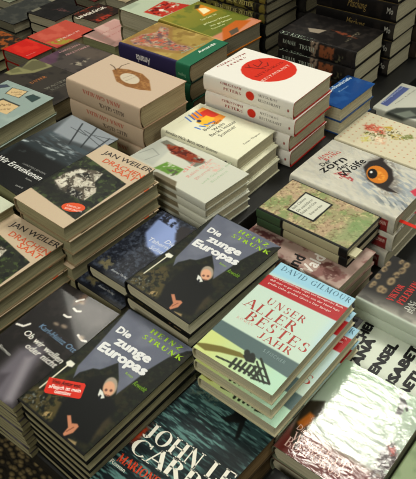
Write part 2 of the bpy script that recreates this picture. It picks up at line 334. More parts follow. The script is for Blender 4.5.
# ------------------------------------------------------------------ cover designs: shapes and lettering in cm from the spine edge and the foot of the book
ART = {
 'zunge': {'ops':[('F',(22,25,18)),('F',(58,52,28),{'n':(0.9,0.52,0.75),'a':0.5}),('F',(44,54,28),{'n':(0.4,0.55,0.75),'a':0.5}),('P',[(-0.15,0.08),(0.05,2.78),(1.4,6.8),(5.01,4.68),(6.58,0.61),(3.16,-0.15)],(92,80,44),{'s':0.5,'n':(0.5,0.35,0.6),'a':0.8}),('P',[(2.06,14.05),(1.52,6.9),(0.26,4.68),(0.59,3.52),(2.71,7.89),(1,16.39)],(52,58,26),{'s':0.3,'a':0.9}),('P',[(9.7,3.23),(10.21,6.31),(12.35,5.47),(12.44,1.98)],(78,66,44),{'s':0.5,'a':0.7}),('P',[(-0.25,20.73),(13.34,21.23),(12.02,20.13),(10.81,17.91),(10.01,14.27),(9.76,10.6),(9.58,8.77),(8.1,10.65),(5.91,12.63),(5.09,10.76),(4.77,10.2),(3.9,9.77),(2.95,8.09),(2.98,6.95),(1.91,8.71),(1.19,13.33),(0.4,17.54)],(104,108,124),{'s':0.12}),('P',[(-0.25,20.73),(13.34,21.23),(12.02,20.13),(10.81,17.91),(10.01,14.27),(9.76,10.6),(9.58,8.77),(8.1,10.65),(5.91,12.63),(5.09,10.76),(4.77,10.2),(3.9,9.77),(2.95,8.09),(2.98,6.95),(1.91,8.71),(1.19,13.33),(0.4,17.54)],(128,132,145),{'s':0.2,'n':(3,0.45,0.75),'a':0.5}),('P',[(4.82,7.91),(5.51,9.64),(7.17,9.87),(9.15,8.14),(11.34,7.25),(11.36,4.63),(12.27,1.34),(10.66,0.98),(7.25,1.17),(6.01,1.18),(4.77,3.65),(4.94,5.18)],(15,17,16),{'s':0.3}),('P',[(7.92,1.74),(6.01,1.18),(6.23,-0.46),(7.99,-0.77),(10.01,0.43)],(13,15,16),{'s':0.3}),('P',[(9.04,9.38),(9.2,8.96),(9.25,8.57),(9.18,8.23),(8.99,7.98),(8.72,7.84),(8.37,7.83),(7.99,7.95),(7.61,8.19),(7.27,8.52),(7,8.92),(6.83,9.35),(6.77,9.75),(6.84,10.1),(7.03,10.36),(7.31,10.49),(7.66,10.5),(8.05,10.37),(8.43,10.12),(8.77,9.78)],(168,156,140),{'s':0.15}),('P',[(8.98,9.01),(9.1,8.69),(9.13,8.38),(9.06,8.11),(8.9,7.91),(8.67,7.8),(8.38,7.79),(8.06,7.88),(7.75,8.06),(7.48,8.31),(7.27,8.62),(7.14,8.95),(7.1,9.26),(7.17,9.54),(7.34,9.74),(7.58,9.85),(7.87,9.86),(8.19,9.77),(8.5,9.58),(8.77,9.32)],(220,168,136),{'s':0.2}),('P',[(8.13,8.54),(8.17,8.49),(8.19,8.42),(8.19,8.36),(8.17,8.3),(8.13,8.26),(8.07,8.23),(8.01,8.21),(7.95,8.22),(7.88,8.25),(7.83,8.29),(7.79,8.35),(7.78,8.41),(7.78,8.47),(7.8,8.53),(7.84,8.57),(7.89,8.61),(7.95,8.62),(8.02,8.61),(8.08,8.58)],(110,70,58),{'s':0.1}),('P',[(8.72,8.9),(8.76,8.84),(8.78,8.78),(8.78,8.72),(8.76,8.66),(8.72,8.61),(8.67,8.58),(8.6,8.57),(8.54,8.58),(8.48,8.6),(8.42,8.64),(8.39,8.7),(8.37,8.76),(8.37,8.83),(8.39,8.88),(8.43,8.93),(8.48,8.96),(8.55,8.97),(8.61,8.97),(8.67,8.94)],(110,70,58),{'s':0.1}),('L',[(8.49,7.86),(9.01,8.07)],0.12,(120,60,52)),('P',[(7.2,8.04),(7.91,7.94),(8.79,7.42),(8.41,6.96),(7.69,7.19)],(222,222,215),{'s':0.08}),('P',[(7.89,7.36),(8.16,7.45),(8.63,6.61),(8.32,6.62)],(18,20,30),{'s':0.06}),('P',[(6.95,2.5),(7.35,2.83),(8.36,2.11),(8.99,2.51),(9.43,2.36),(9.55,1.3),(9.01,0.22),(8.63,0.4),(8.45,1.4)],(196,132,100),{'s':0.1}),('L',[(8.75,0.89),(9,1.87)],0.12,(120,70,50)),('P',[(9.65,0.38),(10.93,0.7),(11.22,0.2),(10.06,-0.03)],(150,130,92),{'s':0.15}),('P',[(3.76,0.09),(4.37,1.14),(5.12,1.63),(5.41,0.94),(5.17,-0.05)],(176,150,104),{'s':0.15,'n':(0.5,0.25,0.5)}),('P',[(0.09,0.27),(0.37,2.48),(2.48,2.55),(3.54,0.71)],(120,124,120),{'s':0.3,'n':(0.22,0.62,0.72),'a':0.8}),('L',[(0.68,3.02),(0.71,8.16)],0.22,(225,220,200)),('P',[(0.1,8.1),(0.33,8.75),(1.37,8.71),(1.47,8.05),(0.71,7.71)],(230,228,215),{'s':0.08}),('L',[(-0.01,0.06),(12.74,0.13)],0.3,(18,18,18))],'txt':[('Die',1.36,16.36,3.95,16.57,1.15,(228,228,228),{'b':0.045}),('zunge',2.79,14.66,9.28,15.14,1.45,(228,228,228),{'b':0.05}),('Europas',1.67,12.48,10.31,13.21,1.5,(228,228,228),{'b':0.055}),('HEINZ',5.44,19.31,11.21,19.52,0.85,(160,200,45),{'f':'r','sp':0.32,'w':1.5}),('STRUNK',5.31,17.85,12.44,18.22,0.85,(160,200,45),{'f':'r','sp':0.22,'w':1.5}),('Roman',8.02,11.88,9.3,11.93,0.4,(160,200,45),{}),('Rowohlt',10.07,11.28,12.3,11.33,0.75,(110,150,40),{'b':0.02,'i':0.3})],'edge':(24,24,24),'rough':0.42,'res':0.11},
 'coast': {'ops':[('G',(3.68,20.43),(198,218,208),(1.18,2.97),(200,218,200)),('P',[(-1.5,21.3),(13.26,22.12),(13.07,19),(-1.18,18.16)],(158,204,224),{'s':0.6}),('P',[(12.6,11.21),(12.51,18.57),(12.97,20.89),(15.33,17.84),(14.32,4.11)],(182,212,232),{'s':1.5,'a':0.8}),('P',[(-0.43,17.76),(13.12,18.92),(13.51,15.76),(-0.32,15.15)],(178,38,42),{'s':0.1}),('P',[(-0.51,6.22),(13.4,6.24),(13.75,2.89),(-0.4,3.37)],(92,112,112),{'s':0.15}),('G',(1.4,2.7),(206,216,140),(11.1,2.45),(186,220,196),{'poly':[(-0.24,3.96),(12.92,3.44),(13.03,-0.75),(-0.21,-0.73)],'s':0.1}),('P',[(-0.68,0.67),(0.75,1.53),(2.82,2.45),(5.4,3.1),(7.59,2.85),(5.91,2.42),(3.25,1.46),(1.42,0.5)],(120,110,52),{'s':0.12}),('P',[(6.52,3.85),(6.61,3.7),(6.65,3.54),(6.65,3.39),(6.61,3.26),(6.53,3.16),(6.41,3.11),(6.28,3.1),(6.13,3.15),(6,3.23),(5.88,3.36),(5.79,3.5),(5.75,3.66),(5.75,3.81),(5.79,3.95),(5.87,4.04),(5.99,4.1),(6.12,4.1),(6.27,4.06),(6.41,3.97)],(40,44,38),{'s':0.1}),('P',[(7.49,3.73),(7.6,3.55),(7.66,3.36),(7.68,3.19),(7.65,3.04),(7.57,2.94),(7.45,2.89),(7.31,2.9),(7.15,2.97),(6.99,3.08),(6.85,3.24),(6.74,3.42),(6.68,3.61),(6.66,3.78),(6.69,3.93),(6.77,4.03),(6.89,4.08),(7.03,4.07),(7.19,4),(7.35,3.88)],(40,44,38),{'s':0.1}),('P',[(6.03,2.93),(6.36,3.83),(7.71,3.58),(7.99,2.74),(6.95,2.36)],(40,44,38),{'s':0.1}),('L',[(3.3,0.63),(6.58,1.11),(9.38,1.03)],0.3,(46,52,42)),('L',[(8.28,3.91),(11.52,1.24),(9.12,0.6)],0.34,(46,52,42)),('L',[(8.13,3.19),(10.92,0.92)],0.28,(46,52,42)),('L',[(8.15,2.3),(10.32,0.79)],0.25,(46,52,42)),('L',[(8.35,2.45),(9.75,2.78)],0.25,(46,52,42)),('L',[(9.21,1.54),(10.74,1.93)],0.25,(46,52,42)),('L',[(5.75,0.37),(5.65,1.91)],0.42,(46,52,42)),('L',[(6.47,0.47),(6.38,2.01)],0.42,(46,52,42)),('L',[(7.19,0.57),(7.11,2.11)],0.42,(46,52,42)),('L',[(7.9,0.68),(7.83,2.2)],0.42,(46,52,42)),('L',[(8.6,0.78),(8.54,2.3)],0.42,(46,52,42)),('L',[(9.3,0.88),(9.25,2.4)],0.42,(46,52,42))],'txt':[('DAVID GILMOUR',0.65,19.66,12.47,19.77,1.05,(84,120,140),{'f':'r','sp':0.22}),('UNSER',2.78,12.6,9.35,12.5,1.3,(176,72,62),{'f':'r','sp':0.2}),('ALLER',0.23,10.43,9.11,10.35,1.75,(176,72,62),{'f':'r','sp':0.16}),('BESTES',2.15,8.35,12.37,8.19,1.75,(176,72,62),{'f':'r','sp':0.16}),('JAHR',5.57,6.65,10.92,6.66,1.2,(176,72,62),{'f':'r','sp':0.2}),('ROMAN',1.19,7.74,3.94,7.82,0.5,(214,168,158),{'f':'r','sp':0.3}),('S.FISCHER',7.71,5.07,11.24,5.01,0.55,(140,160,160),{'sp':1.3}),('»Ein so persönliches, kluges und bewegendes Buch,',0.53,17.58,12.33,18.32,0.36,(245,225,220),{}),('daß man es gar nicht mehr aus der Hand legt;',0.66,16.87,12.18,17.48,0.36,(245,225,220),{}),('große Liebe, großes Glück.« Der Spiegel',0.81,16.13,11.21,16.63,0.36,(245,225,220),{})],'edge':(196,190,160),'rough':0.4,'res':0.11},
 'water': {'ops':[('G',(6.49,22.26),(52,78,78),(4.62,6.6),(22,32,36)),('F',(112,156,150),{'n':(0.26,0.46,0.66,8,0.06),'a':0.8}),('F',(14,24,28),{'n':(0.3,0.54,0.66,8,0.02),'a':0.75}),('P',[(0.01,21.68),(4.89,21.99),(4.39,19.37),(0.25,18.69)],(112,128,112),{'s':0.5,'n':(0.3,0.4,0.6),'a':0.7}),('P',[(9.2,12.62),(11.05,17.87),(13.49,18.42),(13.66,10.86),(9.44,8.97)],(20,28,30),{'s':1.2,'a':0.75}),('P',[(-1.1,8.19),(-1.4,9.76),(-0.87,12.08),(-0.08,11.51),(0.21,9.72),(-0.03,8.12)],(205,80,35),{'s':0.5,'n':(0.5,0.3,0.55)}),('P',[(-0.95,7.52),(-0.87,10.01),(-0.07,11.11),(0.52,7.61)],(130,40,25),{'s':0.6,'a':0.6}),('P',[(6.97,20.73),(9.06,21.98),(9.24,20.15),(10.26,17.58),(9.95,16.92),(8.83,19.38),(7.24,18.32),(6.62,18.52),(7.24,20.1)],(22,26,26),{'s':0.15})],'txt':[('JOHN LE',0.07,9.4,13.89,10.97,2.5,(232,228,215),{'f':'r','sp':0.06,'w':1.25}),('CARRÉ',0.3,6.64,13.73,8.35,2.5,(232,228,215),{'f':'r','sp':0.05,'w':1.25}),('MARIONETTEN',0.24,4.67,10.32,5.89,1.25,(205,72,40),{'f':'r','sp':0.05,'w':1.4}),('Roman',-0.14,3.96,2.29,4.12,0.6,(225,220,205),{'f':'s'})],'edge':(70,58,42),'rough':0.42,'res':0.11},
 'rocks': {'ops':[('F',(34,38,50)),('F',(78,86,102),{'n':(0.8,0.42,0.7),'a':0.7}),('F',(18,20,28),{'n':(0.35,0.48,0.68),'a':0.7}),('F',(104,110,122),{'n':(0.3,0.6,0.75),'a':0.5}),('P',[(0.88,17.47),(4.31,17.15),(7.2,13.35),(9.03,10.58),(7.17,8.4),(4.36,9.01),(1.68,11.47),(1,14.87)],(146,164,212),{'s':0.4}),('P',[(0.95,17.7),(4.35,17.43),(4.42,15.18),(1.02,15.46)],(28,30,42),{'s':0.2,'n':(0.8,0.35,0.55)}),('P',[(4.64,16.17),(8.62,17.6),(10.89,13.14),(8.92,10.87)],(52,48,50),{'s':0.4,'n':(0.9,0.3,0.5)}),('P',[(0.75,1.4),(0.98,3.42),(3.09,3.22),(3.18,0.91)],(120,112,84),{'s':0.4,'n':(0.6,0.35,0.55)}),('L',[(0.05,-0.04),(13.34,0.14)],1,(20,22,28),{'s':0.3})],'txt':[('Die',6.01,11.54,8.07,11.53,0.95,(225,228,235),{'i':0.1}),('Tabernac',3.36,10.3,8.92,10.48,0.95,(225,228,235),{'i':0.1}),('Schuhe',4.91,8.94,9.08,9.22,0.95,(225,228,235),{'i':0.1}),('Roman Verlag',3.76,1.35,7.29,1.49,0.42,(190,192,195),{'i':0.2})],'edge':(22,22,26),'rough':0.4,'res':0.13},
 'chairs': {'ops':[('F',(28,24,23)),('F',(54,46,44),{'n':(1.5,0.5,0.75),'a':0.5}),('P',[(4.36,7.38),(6.08,10.04),(8.15,9.38),(9.31,5.44),(11.63,0.16),(6.56,-1.04),(4.99,2.34)],(122,116,126),{'s':1.2,'a':0.85}),('P',[(6.44,6.76),(7.33,7.74),(10.85,0.81),(9.81,0.07)],(160,154,160),{'s':0.6,'a':0.6}),('P',[(5.72,2.86),(6.8,3.63),(7.96,-0.03),(6.15,-0.71)],(60,54,60),{'s':0.5,'a':0.6}),('P',[(3.66,19.94),(11.18,21.2),(12.25,17.37),(10.41,15.32),(6.23,16.14)],(130,124,124),{'s':1.5,'a':0.6}),('P',[(3.5,19.41),(4.82,21.18),(5.92,19.08),(4.62,18)],(120,92,74),{'s':0.5,'n':(0.8,0.35,0.55),'a':0.8}),('L',[(4.93,15.76),(5.65,15.72),(6.08,16.03)],0.38,(228,222,215)),('L',[(5.19,17.52),(6.01,17.39),(6.49,17.73)],0.38,(228,222,215)),('L',[(0.43,10.33),(1.59,10.62),(2.07,11.49)],0.38,(228,222,215)),('L',[(9.62,14.17),(10.81,13.77),(11.43,13.99)],0.38,(228,222,215)),('L',[(4.44,18.84),(4.69,19.27),(5.07,19.78)],0.38,(228,222,215)),('P',[(7.17,14.25),(7.2,14.15),(7.18,14.05),(7.1,13.96),(6.98,13.89),(6.83,13.84),(6.66,13.82),(6.49,13.83),(6.34,13.88),(6.22,13.94),(6.13,14.03),(6.1,14.13),(6.13,14.23),(6.2,14.32),(6.32,14.39),(6.47,14.44),(6.64,14.46),(6.81,14.45),(6.97,14.4),(7.09,14.34)],(170,150,128),{'s':0.3,'a':0.8}),('P',[(5.79,13.9),(5.81,13.82),(5.79,13.73),(5.72,13.66),(5.61,13.59),(5.47,13.55),(5.32,13.53),(5.17,13.54),(5.03,13.57),(4.92,13.63),(4.85,13.7),(4.82,13.78),(4.85,13.86),(4.92,13.94),(5.03,14.01),(5.17,14.05),(5.32,14.07),(5.47,14.06),(5.61,14.03),(5.72,13.97)],(170,150,128),{'s':0.3,'a':0.8}),('P',[(10.87,14.25),(10.91,14.14),(10.9,14.03),(10.84,13.93),(10.75,13.86),(10.62,13.81),(10.47,13.8),(10.32,13.82),(10.17,13.87),(10.05,13.95),(9.97,14.05),(9.93,14.16),(9.94,14.27),(10,14.37),(10.1,14.45),(10.23,14.49),(10.38,14.51),(10.53,14.48),(10.67,14.43),(10.79,14.35)],(170,150,128),{'s':0.3,'a':0.8}),('P',[(5.74,19.16),(5.77,19.07),(5.76,18.99),(5.71,18.91),(5.63,18.86),(5.52,18.82),(5.39,18.81),(5.27,18.83),(5.15,18.87),(5.05,18.94),(4.98,19.02),(4.95,19.1),(4.96,19.19),(5.01,19.26),(5.09,19.32),(5.2,19.36),(5.33,19.37),(5.45,19.35),(5.57,19.31),(5.67,19.24)],(170,150,128),{'s':0.3,'a':0.8})],'txt':[('Karl-Heinz Ott',3.62,11.8,11.47,11.36,0.95,(118,150,182),{'i':0.1}),('Ob wir wollen',2.7,9.59,11.42,8.9,1.05,(235,232,225),{'i':0.12,'b':0.01}),('oder nicht',4.88,8.01,11.26,7.82,1.05,(235,232,225),{'i':0.12,'b':0.01}),('Roman',1.55,5.86,4.34,5.59,0.55,(200,198,192),{'i':0.2})],'edge':(96,90,72),'rough':0.42,'coat':0.22,'res':0.12},
 'wreck': {'ops':[('F',(202,182,156)),('P',[(-1.33,15.81),(11.88,14.17),(12.39,2.58),(-0.41,3.51)],(42,46,34),{'s':0.08}),('P',[(-1.33,15.81),(11.88,14.17),(12.39,2.58),(-0.41,3.51)],(76,92,50),{'s':0.1,'n':(0.6,0.48,0.66),'a':0.8}),('P',[(-1.33,15.81),(11.88,14.17),(12.39,2.58),(-0.41,3.51)],(22,24,22),{'s':0.1,'n':(1.1,0.5,0.65),'a':0.8}),('P',[(0.95,9.72),(2.09,12.41),(5.04,13.75),(6.54,13.78),(7.32,11.16),(9.24,9.79),(9.55,6.58),(3.65,5.88),(1.17,7.28)],(96,88,76),{'s':0.15}),('P',[(1.23,9.65),(2.27,12.26),(3.6,12.54),(3.26,10.3),(2.35,8.94)],(206,200,184),{'s':0.12}),('P',[(1.31,7.39),(2.12,9.13),(4.04,7.88),(4.03,6.26)],(214,206,190),{'s':0.12}),('P',[(3.26,10.3),(7.01,11.1),(8.29,10.3),(5.01,8.27)],(200,192,176),{'s':0.12}),('P',[(4.33,7.74),(7.97,7.93),(9.08,6.55),(5.61,6.26)],(30,28,28),{'s':0.12}),('P',[(7.23,8.85),(8.6,10.36),(9.59,9.37),(9.71,6.71)],(196,188,172),{'s':0.12}),('P',[(5.17,12.71),(6.48,13.73),(7.14,11.2)],(180,174,158),{'s':0.12}),('P',[(2.62,10.83),(4.31,12.33),(5.71,11.55),(3.93,10.73)],(34,34,30),{'s':0.1}),('P',[(0.95,9.72),(2.09,12.41),(5.04,13.75),(6.54,13.78),(7.32,11.16),(9.24,9.79),(9.55,6.58),(3.65,5.88),(1.17,7.28)],(70,62,52),{'s':0.2,'n':(0.5,0.56,0.66),'a':0.8}),('P',[(0.95,9.72),(2.09,12.41),(5.04,13.75),(6.54,13.78),(7.32,11.16),(9.24,9.79),(9.55,6.58),(3.65,5.88),(1.17,7.28)],(226,222,208),{'s':0.2,'n':(0.4,0.6,0.68),'a':0.7}),('P',[(0.18,4.32),(-0.05,7.07),(10.86,5.76),(11.58,3.06)],(24,24,20),{'s':0.6,'a':0.7})],'txt':[('JAN WEILER',1.68,17.92,12.69,18.95,1.15,(58,52,50),{'b':0.006}),('DRACHEN',3.53,16.15,12.7,16.77,1.15,(214,98,58),{'b':0.006}),('SAAT',6.99,15.24,12.43,15.32,1.15,(214,98,58),{'b':0.006})],'edge':(150,132,104),'rough':0.42,'res':0.11},
 'sea': {'ops':[('G',(6.47,24.86),(128,134,138),(7.68,9.45),(20,24,26)),('P',[(-0.02,23.06),(14.89,23.88),(16.86,18.81),(2.26,15.9)],(146,152,158),{'s':0.5}),('P',[(1.24,16.66),(16.26,16.88),(16.94,13.94),(1.2,12.69)],(70,82,88),{'s':0.6,'n':(0.6,0.4,0.7,5,0.1)}),('P',[(-1.89,11.73),(16.99,14.68),(17.94,10.05),(0.62,5.46)],(48,58,62),{'s':0.8,'a':0.8}),('P',[(1.6,4.81),(0.16,10.3),(15.83,10.97),(15.14,-1.15),(4.33,-1.24)],(12,13,13),{'s':0.8,'a':0.9}),('L',[(-0.45,10.88),(2.7,12.39),(6.65,12.61),(11.41,12.89),(14.74,11.44)],0.7,(206,214,216),{'s':0.5,'n':(0.5,0.4,0.75,3,0.2)}),('L',[(2.64,8.58),(6.1,10.69),(9.91,10.94)],0.5,(150,160,162),{'s':0.4,'n':(0.5,0.4,0.75,3,0.2)}),('P',[(2.26,15.9),(9.42,15.63),(15.19,14.58),(10.02,13.18)],(150,160,164),{'s':0.5,'n':(0.5,0.48,0.8,4,0.1),'a':0.9}),('L',[(7.99,15.95),(4.18,22.28)],0.35,(40,44,48),{'a':0.85}),('L',[(10.66,16.65),(7.53,23.38)],0.35,(40,44,48),{'a':0.85}),('L',[(13.55,16.08),(12.63,22.03)],0.35,(40,44,48),{'a':0.85}),('L',[(3.36,19.99),(8.14,19.91)],0.16,(50,54,58),{'a':0.8}),('L',[(6.43,20.88),(12.79,20.64)],0.16,(50,54,58),{'a':0.8}),('L',[(9.42,20.95),(14.09,22.46)],0.16,(50,54,58),{'a':0.8}),('L',[(5.16,20.65),(13.64,19.09)],0.16,(50,54,58),{'a':0.8})],'txt':[('Wir Ertrunkenen',1.4,4.07,13.41,5.05,1.35,(230,230,226),{'i':0.15,'b':0.012}),('CARSTEN JENSEN',6.58,6.23,12.67,6.79,0.4,(150,150,148),{}),('Roman',10.97,3.8,12.56,3.95,0.4,(180,180,176),{}),('KNAUS',11.36,1.42,13.06,1.7,0.35,(190,190,186),{})],'edge':(60,60,52),'rough':0.4,'res':0.13},
 'mint': {'ops':[('F',(205,208,186)),('B',(9.5,18.6,10.6,19),(150,150,140))],'txt':[],'edge':(170,165,140),'res':0.4},
 'garden': {'ops':[('F',(208,208,194)),('P',[(1,21.75),(8.86,20.98),(7.94,16.91),(1.63,15.38)],(190,192,182),{'s':0.4}),('L',[(2.73,20.54),(5.59,19.68),(4.89,17.17),(1.93,17.88)],0.18,(150,152,146)),('P',[(8.09,20.15),(9.42,19.78),(8.91,8.42),(6.38,9.04)],(128,128,116),{'s':0.15}),('P',[(8.25,19.43),(9.53,15.53),(9.28,9.26),(8.16,8.99),(7.05,10.92),(6.66,15.58)],(150,62,36),{'s':0.25,'n':(0.7,0.25,0.5)}),('P',[(8.25,19.43),(9.53,15.53),(9.2,9.35),(7.62,10.25),(6.81,15.73)],(96,34,24),{'s':0.2,'n':(0.5,0.5,0.62)}),('P',[(1.2,14.65),(4.19,14.27),(4.57,10.08),(1.55,9.68),(1.58,12.35)],(108,150,62),{'s':0.2,'n':(0.9,0.2,0.45)}),('P',[(2.64,12.64),(4.15,10.88),(2.92,10.03),(1.49,10.19)],(96,96,76),{'s':0.25,'n':(0.5,0.4,0.6)}),('P',[(0.3,13.85),(0.75,13.32),(0.98,8.28),(-0.75,6.98),(-0.89,12.22)],(120,110,88),{'s':0.15}),('P',[(9.17,8.91),(10.13,5.43),(7.92,4.94),(6.78,7.81)],(226,176,164),{'s':0.4,'n':(0.4,0.42,0.6),'a':0.8})],'txt':[('die',3.87,9.13,7.48,9.85,0.9,(222,150,140),{}),('Reise zu den',3.24,7.46,10.25,8.12,0.8,(222,160,150),{}),('Blumen',3.75,5.93,8.35,6.32,0.7,(214,170,160),{}),('und Gärten des',3.58,4.26,11.82,4.75,0.55,(176,196,166),{}),('Südens',4.85,3.25,9.33,3.48,0.5,(176,196,166),{})],'edge':(196,196,182),'rough':0.36,'coat':0.15,'res':0.15},
 'cream': {'ops':[('F',(230,228,204)),('P',[(6.4,18.04),(11,17.55),(10.57,10.89),(4.55,11.41)],(226,222,196),{'s':0.05}),('P',[(6.49,17.5),(10.81,17.4),(10.61,11.21),(7.4,10.76),(5.91,13.25)],(238,150,52),{'s':0.1}),('P',[(8.84,16.55),(10.84,16.12),(10.38,12.74),(9.25,12.96),(7.65,14.66)],(216,60,42),{'s':0.1}),('P',[(5.34,14.65),(8.69,14.76),(8.81,12.61),(5.39,11.72)],(240,190,60),{'s':0.15}),('P',[(6.36,14.13),(6.22,14.04),(6.07,14),(5.92,14.01),(5.78,14.06),(5.68,14.16),(5.62,14.3),(5.6,14.45),(5.64,14.61),(5.72,14.76),(5.83,14.89),(5.97,14.97),(6.13,15.02),(6.28,15.01),(6.41,14.95),(6.52,14.85),(6.58,14.72),(6.59,14.56),(6.56,14.4),(6.48,14.25)],(60,60,90),{'s':0.1}),('L',[(5.74,17.79),(5.03,15.67)],0.32,(60,110,190)),('L',[(6.76,17.73),(6.03,15.6)],0.32,(60,110,190)),('L',[(7.78,17.66),(7.04,15.53)],0.32,(60,110,190)),('L',[(8.81,17.6),(8.06,15.46)],0.32,(60,110,190)),('L',[(3.81,13.6),(3.9,12.35)],0.36,(70,120,196)),('L',[(4.75,13.2),(5.18,12.21)],0.36,(70,120,196)),('L',[(5.71,12.79),(6.47,12.08)],0.36,(70,120,196)),('L',[(6.66,12.38),(7.78,11.94)],0.36,(70,120,196)),('L',[(2.99,17.42),(11.25,17.6),(12,0.09)],0.06,(196,194,172))],'txt':[('Benedict',3.91,11.06,9.05,10.83,0.85,(60,58,52),{}),('Wells',4.91,9.65,8.3,9.5,0.85,(60,58,52),{}),('Becks letzter',3.08,8.77,10.22,8.09,0.95,(60,58,52),{}),('Sommer',3.94,7.23,8.77,7,0.95,(60,58,52),{}),('Roman · Diogenes',4.43,1.96,9.35,1.75,0.45,(60,58,52),{}),('Benedict Wells  Becks letzter Sommer',-0.75,17.6,-0.75,4.6,0.62,(90,88,76),{}),('D',-2,2.2,-1.2,2.2,0.7,(60,58,52),{'b':0.02})],'edge':(222,220,196),'rough':0.45,'res':0.12},
 'circle': {'ops':[('F',(232,228,220)),('P',[(11.13,6.75),(9.62,6.12),(7.97,6.01),(6.35,6.42),(4.9,7.31),(3.75,8.59),(2.99,10.15),(2.71,11.85),(2.93,13.53),(3.65,15.04),(4.81,16.23),(6.3,16.97),(7.98,17.17),(9.69,16.8),(11.24,15.89),(12.47,14.53),(13.24,12.87),(13.48,11.08),(13.17,9.36),(12.35,7.87)],(210,52,32),{'s':0.06}),('L',[(6.33,16.18),(7.02,14.35),(7.96,12.34)],0.22,(84,24,20)),('L',[(8.16,15.47),(7.81,13.97),(9.9,14.49),(10.37,15.44)],0.18,(84,24,20)),('L',[(8.05,13.21),(9.49,12.65),(10.5,13.59)],0.18,(84,24,20)),('L',[(6.82,15.46),(7.59,16.32)],0.16,(84,24,20)),('E',(-1.575,9.933,0.62,1),(210,52,32),{'s':0.04}),('E',(-1.875,1.08,0.2,0.2),(150,44,36),{'s':0.1})],'txt':[('CHRISTOPH',3.16,20.71,11.42,19.64,0.55,(150,44,36),{'f':'r','sp':0.22,'w':1.6}),('PETERS',4.58,19.21,9.94,18.52,0.55,(150,44,36),{'f':'r','sp':0.22,'w':1.6}),('MITSUKOS',3.9,11.6,12.37,10.77,0.75,(150,34,26),{'f':'r','sp':0.1,'w':1.3}),('RESTAURANT',3.24,9.57,11.97,8.92,0.75,(240,210,196),{'f':'r','sp':0.15,'w':1.3}),('CHRISTOPH',-1.25,17.274,-1.25,12.092,0.36,(150,44,36),{'f':'r','sp':0.2,'w':1.4}),('PETERS',-1.95,16.411,-1.95,12.092,0.36,(150,44,36),{'f':'r','sp':0.2,'w':1.4}),('MITSUKOS',-1.25,7.989,-1.25,3.671,0.36,(110,100,96),{'f':'r','sp':0.2}),('RESTAURANT',-1.95,7.989,-1.95,2.807,0.36,(110,100,96),{'f':'r','sp':0.2})],'edge':(176,40,36),'rough':0.42,'res':0.13},
 'pod': {'ops':[('F',(202,180,158)),('P',[(7.57,15.87),(8.86,15.52),(9.8,13.21),(10.02,9.52),(8.86,6.46),(5.84,3.06),(4.81,5.16),(4.18,8.47),(4.57,11.56)],(142,96,52),{'s':0.12}),('P',[(7.57,15.87),(8.86,15.52),(9.8,13.21),(10.02,9.52),(8.86,6.46),(5.84,3.06),(4.81,5.16),(4.18,8.47),(4.57,11.56)],(176,128,76),{'s':0.2,'n':(0.5,0.5,0.66),'a':0.8}),('P',[(7.43,7.79),(6.9,7.52),(6.39,7.5),(5.94,7.74),(5.6,8.21),(5.39,8.87),(5.34,9.66),(5.45,10.51),(5.72,11.32),(6.12,12.03),(6.6,12.56),(7.14,12.85),(7.66,12.88),(8.13,12.64),(8.48,12.16),(8.69,11.47),(8.73,10.66),(8.6,9.81),(8.32,8.99),(7.92,8.3)],(206,192,170),{'s':0.1}),('L',[(9.16,18.09),(8.81,16.59),(8.03,15.22)],0.2,(74,54,36)),('L',[(8.74,15.2),(10.14,15.7),(11.9,15.22)],0.2,(74,54,36))],'txt':[('Anna Gavalda',6.21,11.22,8.41,10.83,0.3,(150,130,110),{}),('Alles Glück kommt nie',5.77,10.06,8.45,9.57,0.3,(150,130,110),{}),('ANNA GAVALDA',-1.3,5.1,-1.3,16.151,0.62,(190,116,98),{'f':'r','sp':0.1,'w':1.8}),('ALLES GLÜCK',-2.4,4.25,-2.4,11.476,0.62,(122,106,94),{'f':'r','sp':0.1,'w':1.8})],'edge':(168,140,116),'rough':0.5,'res':0.13},
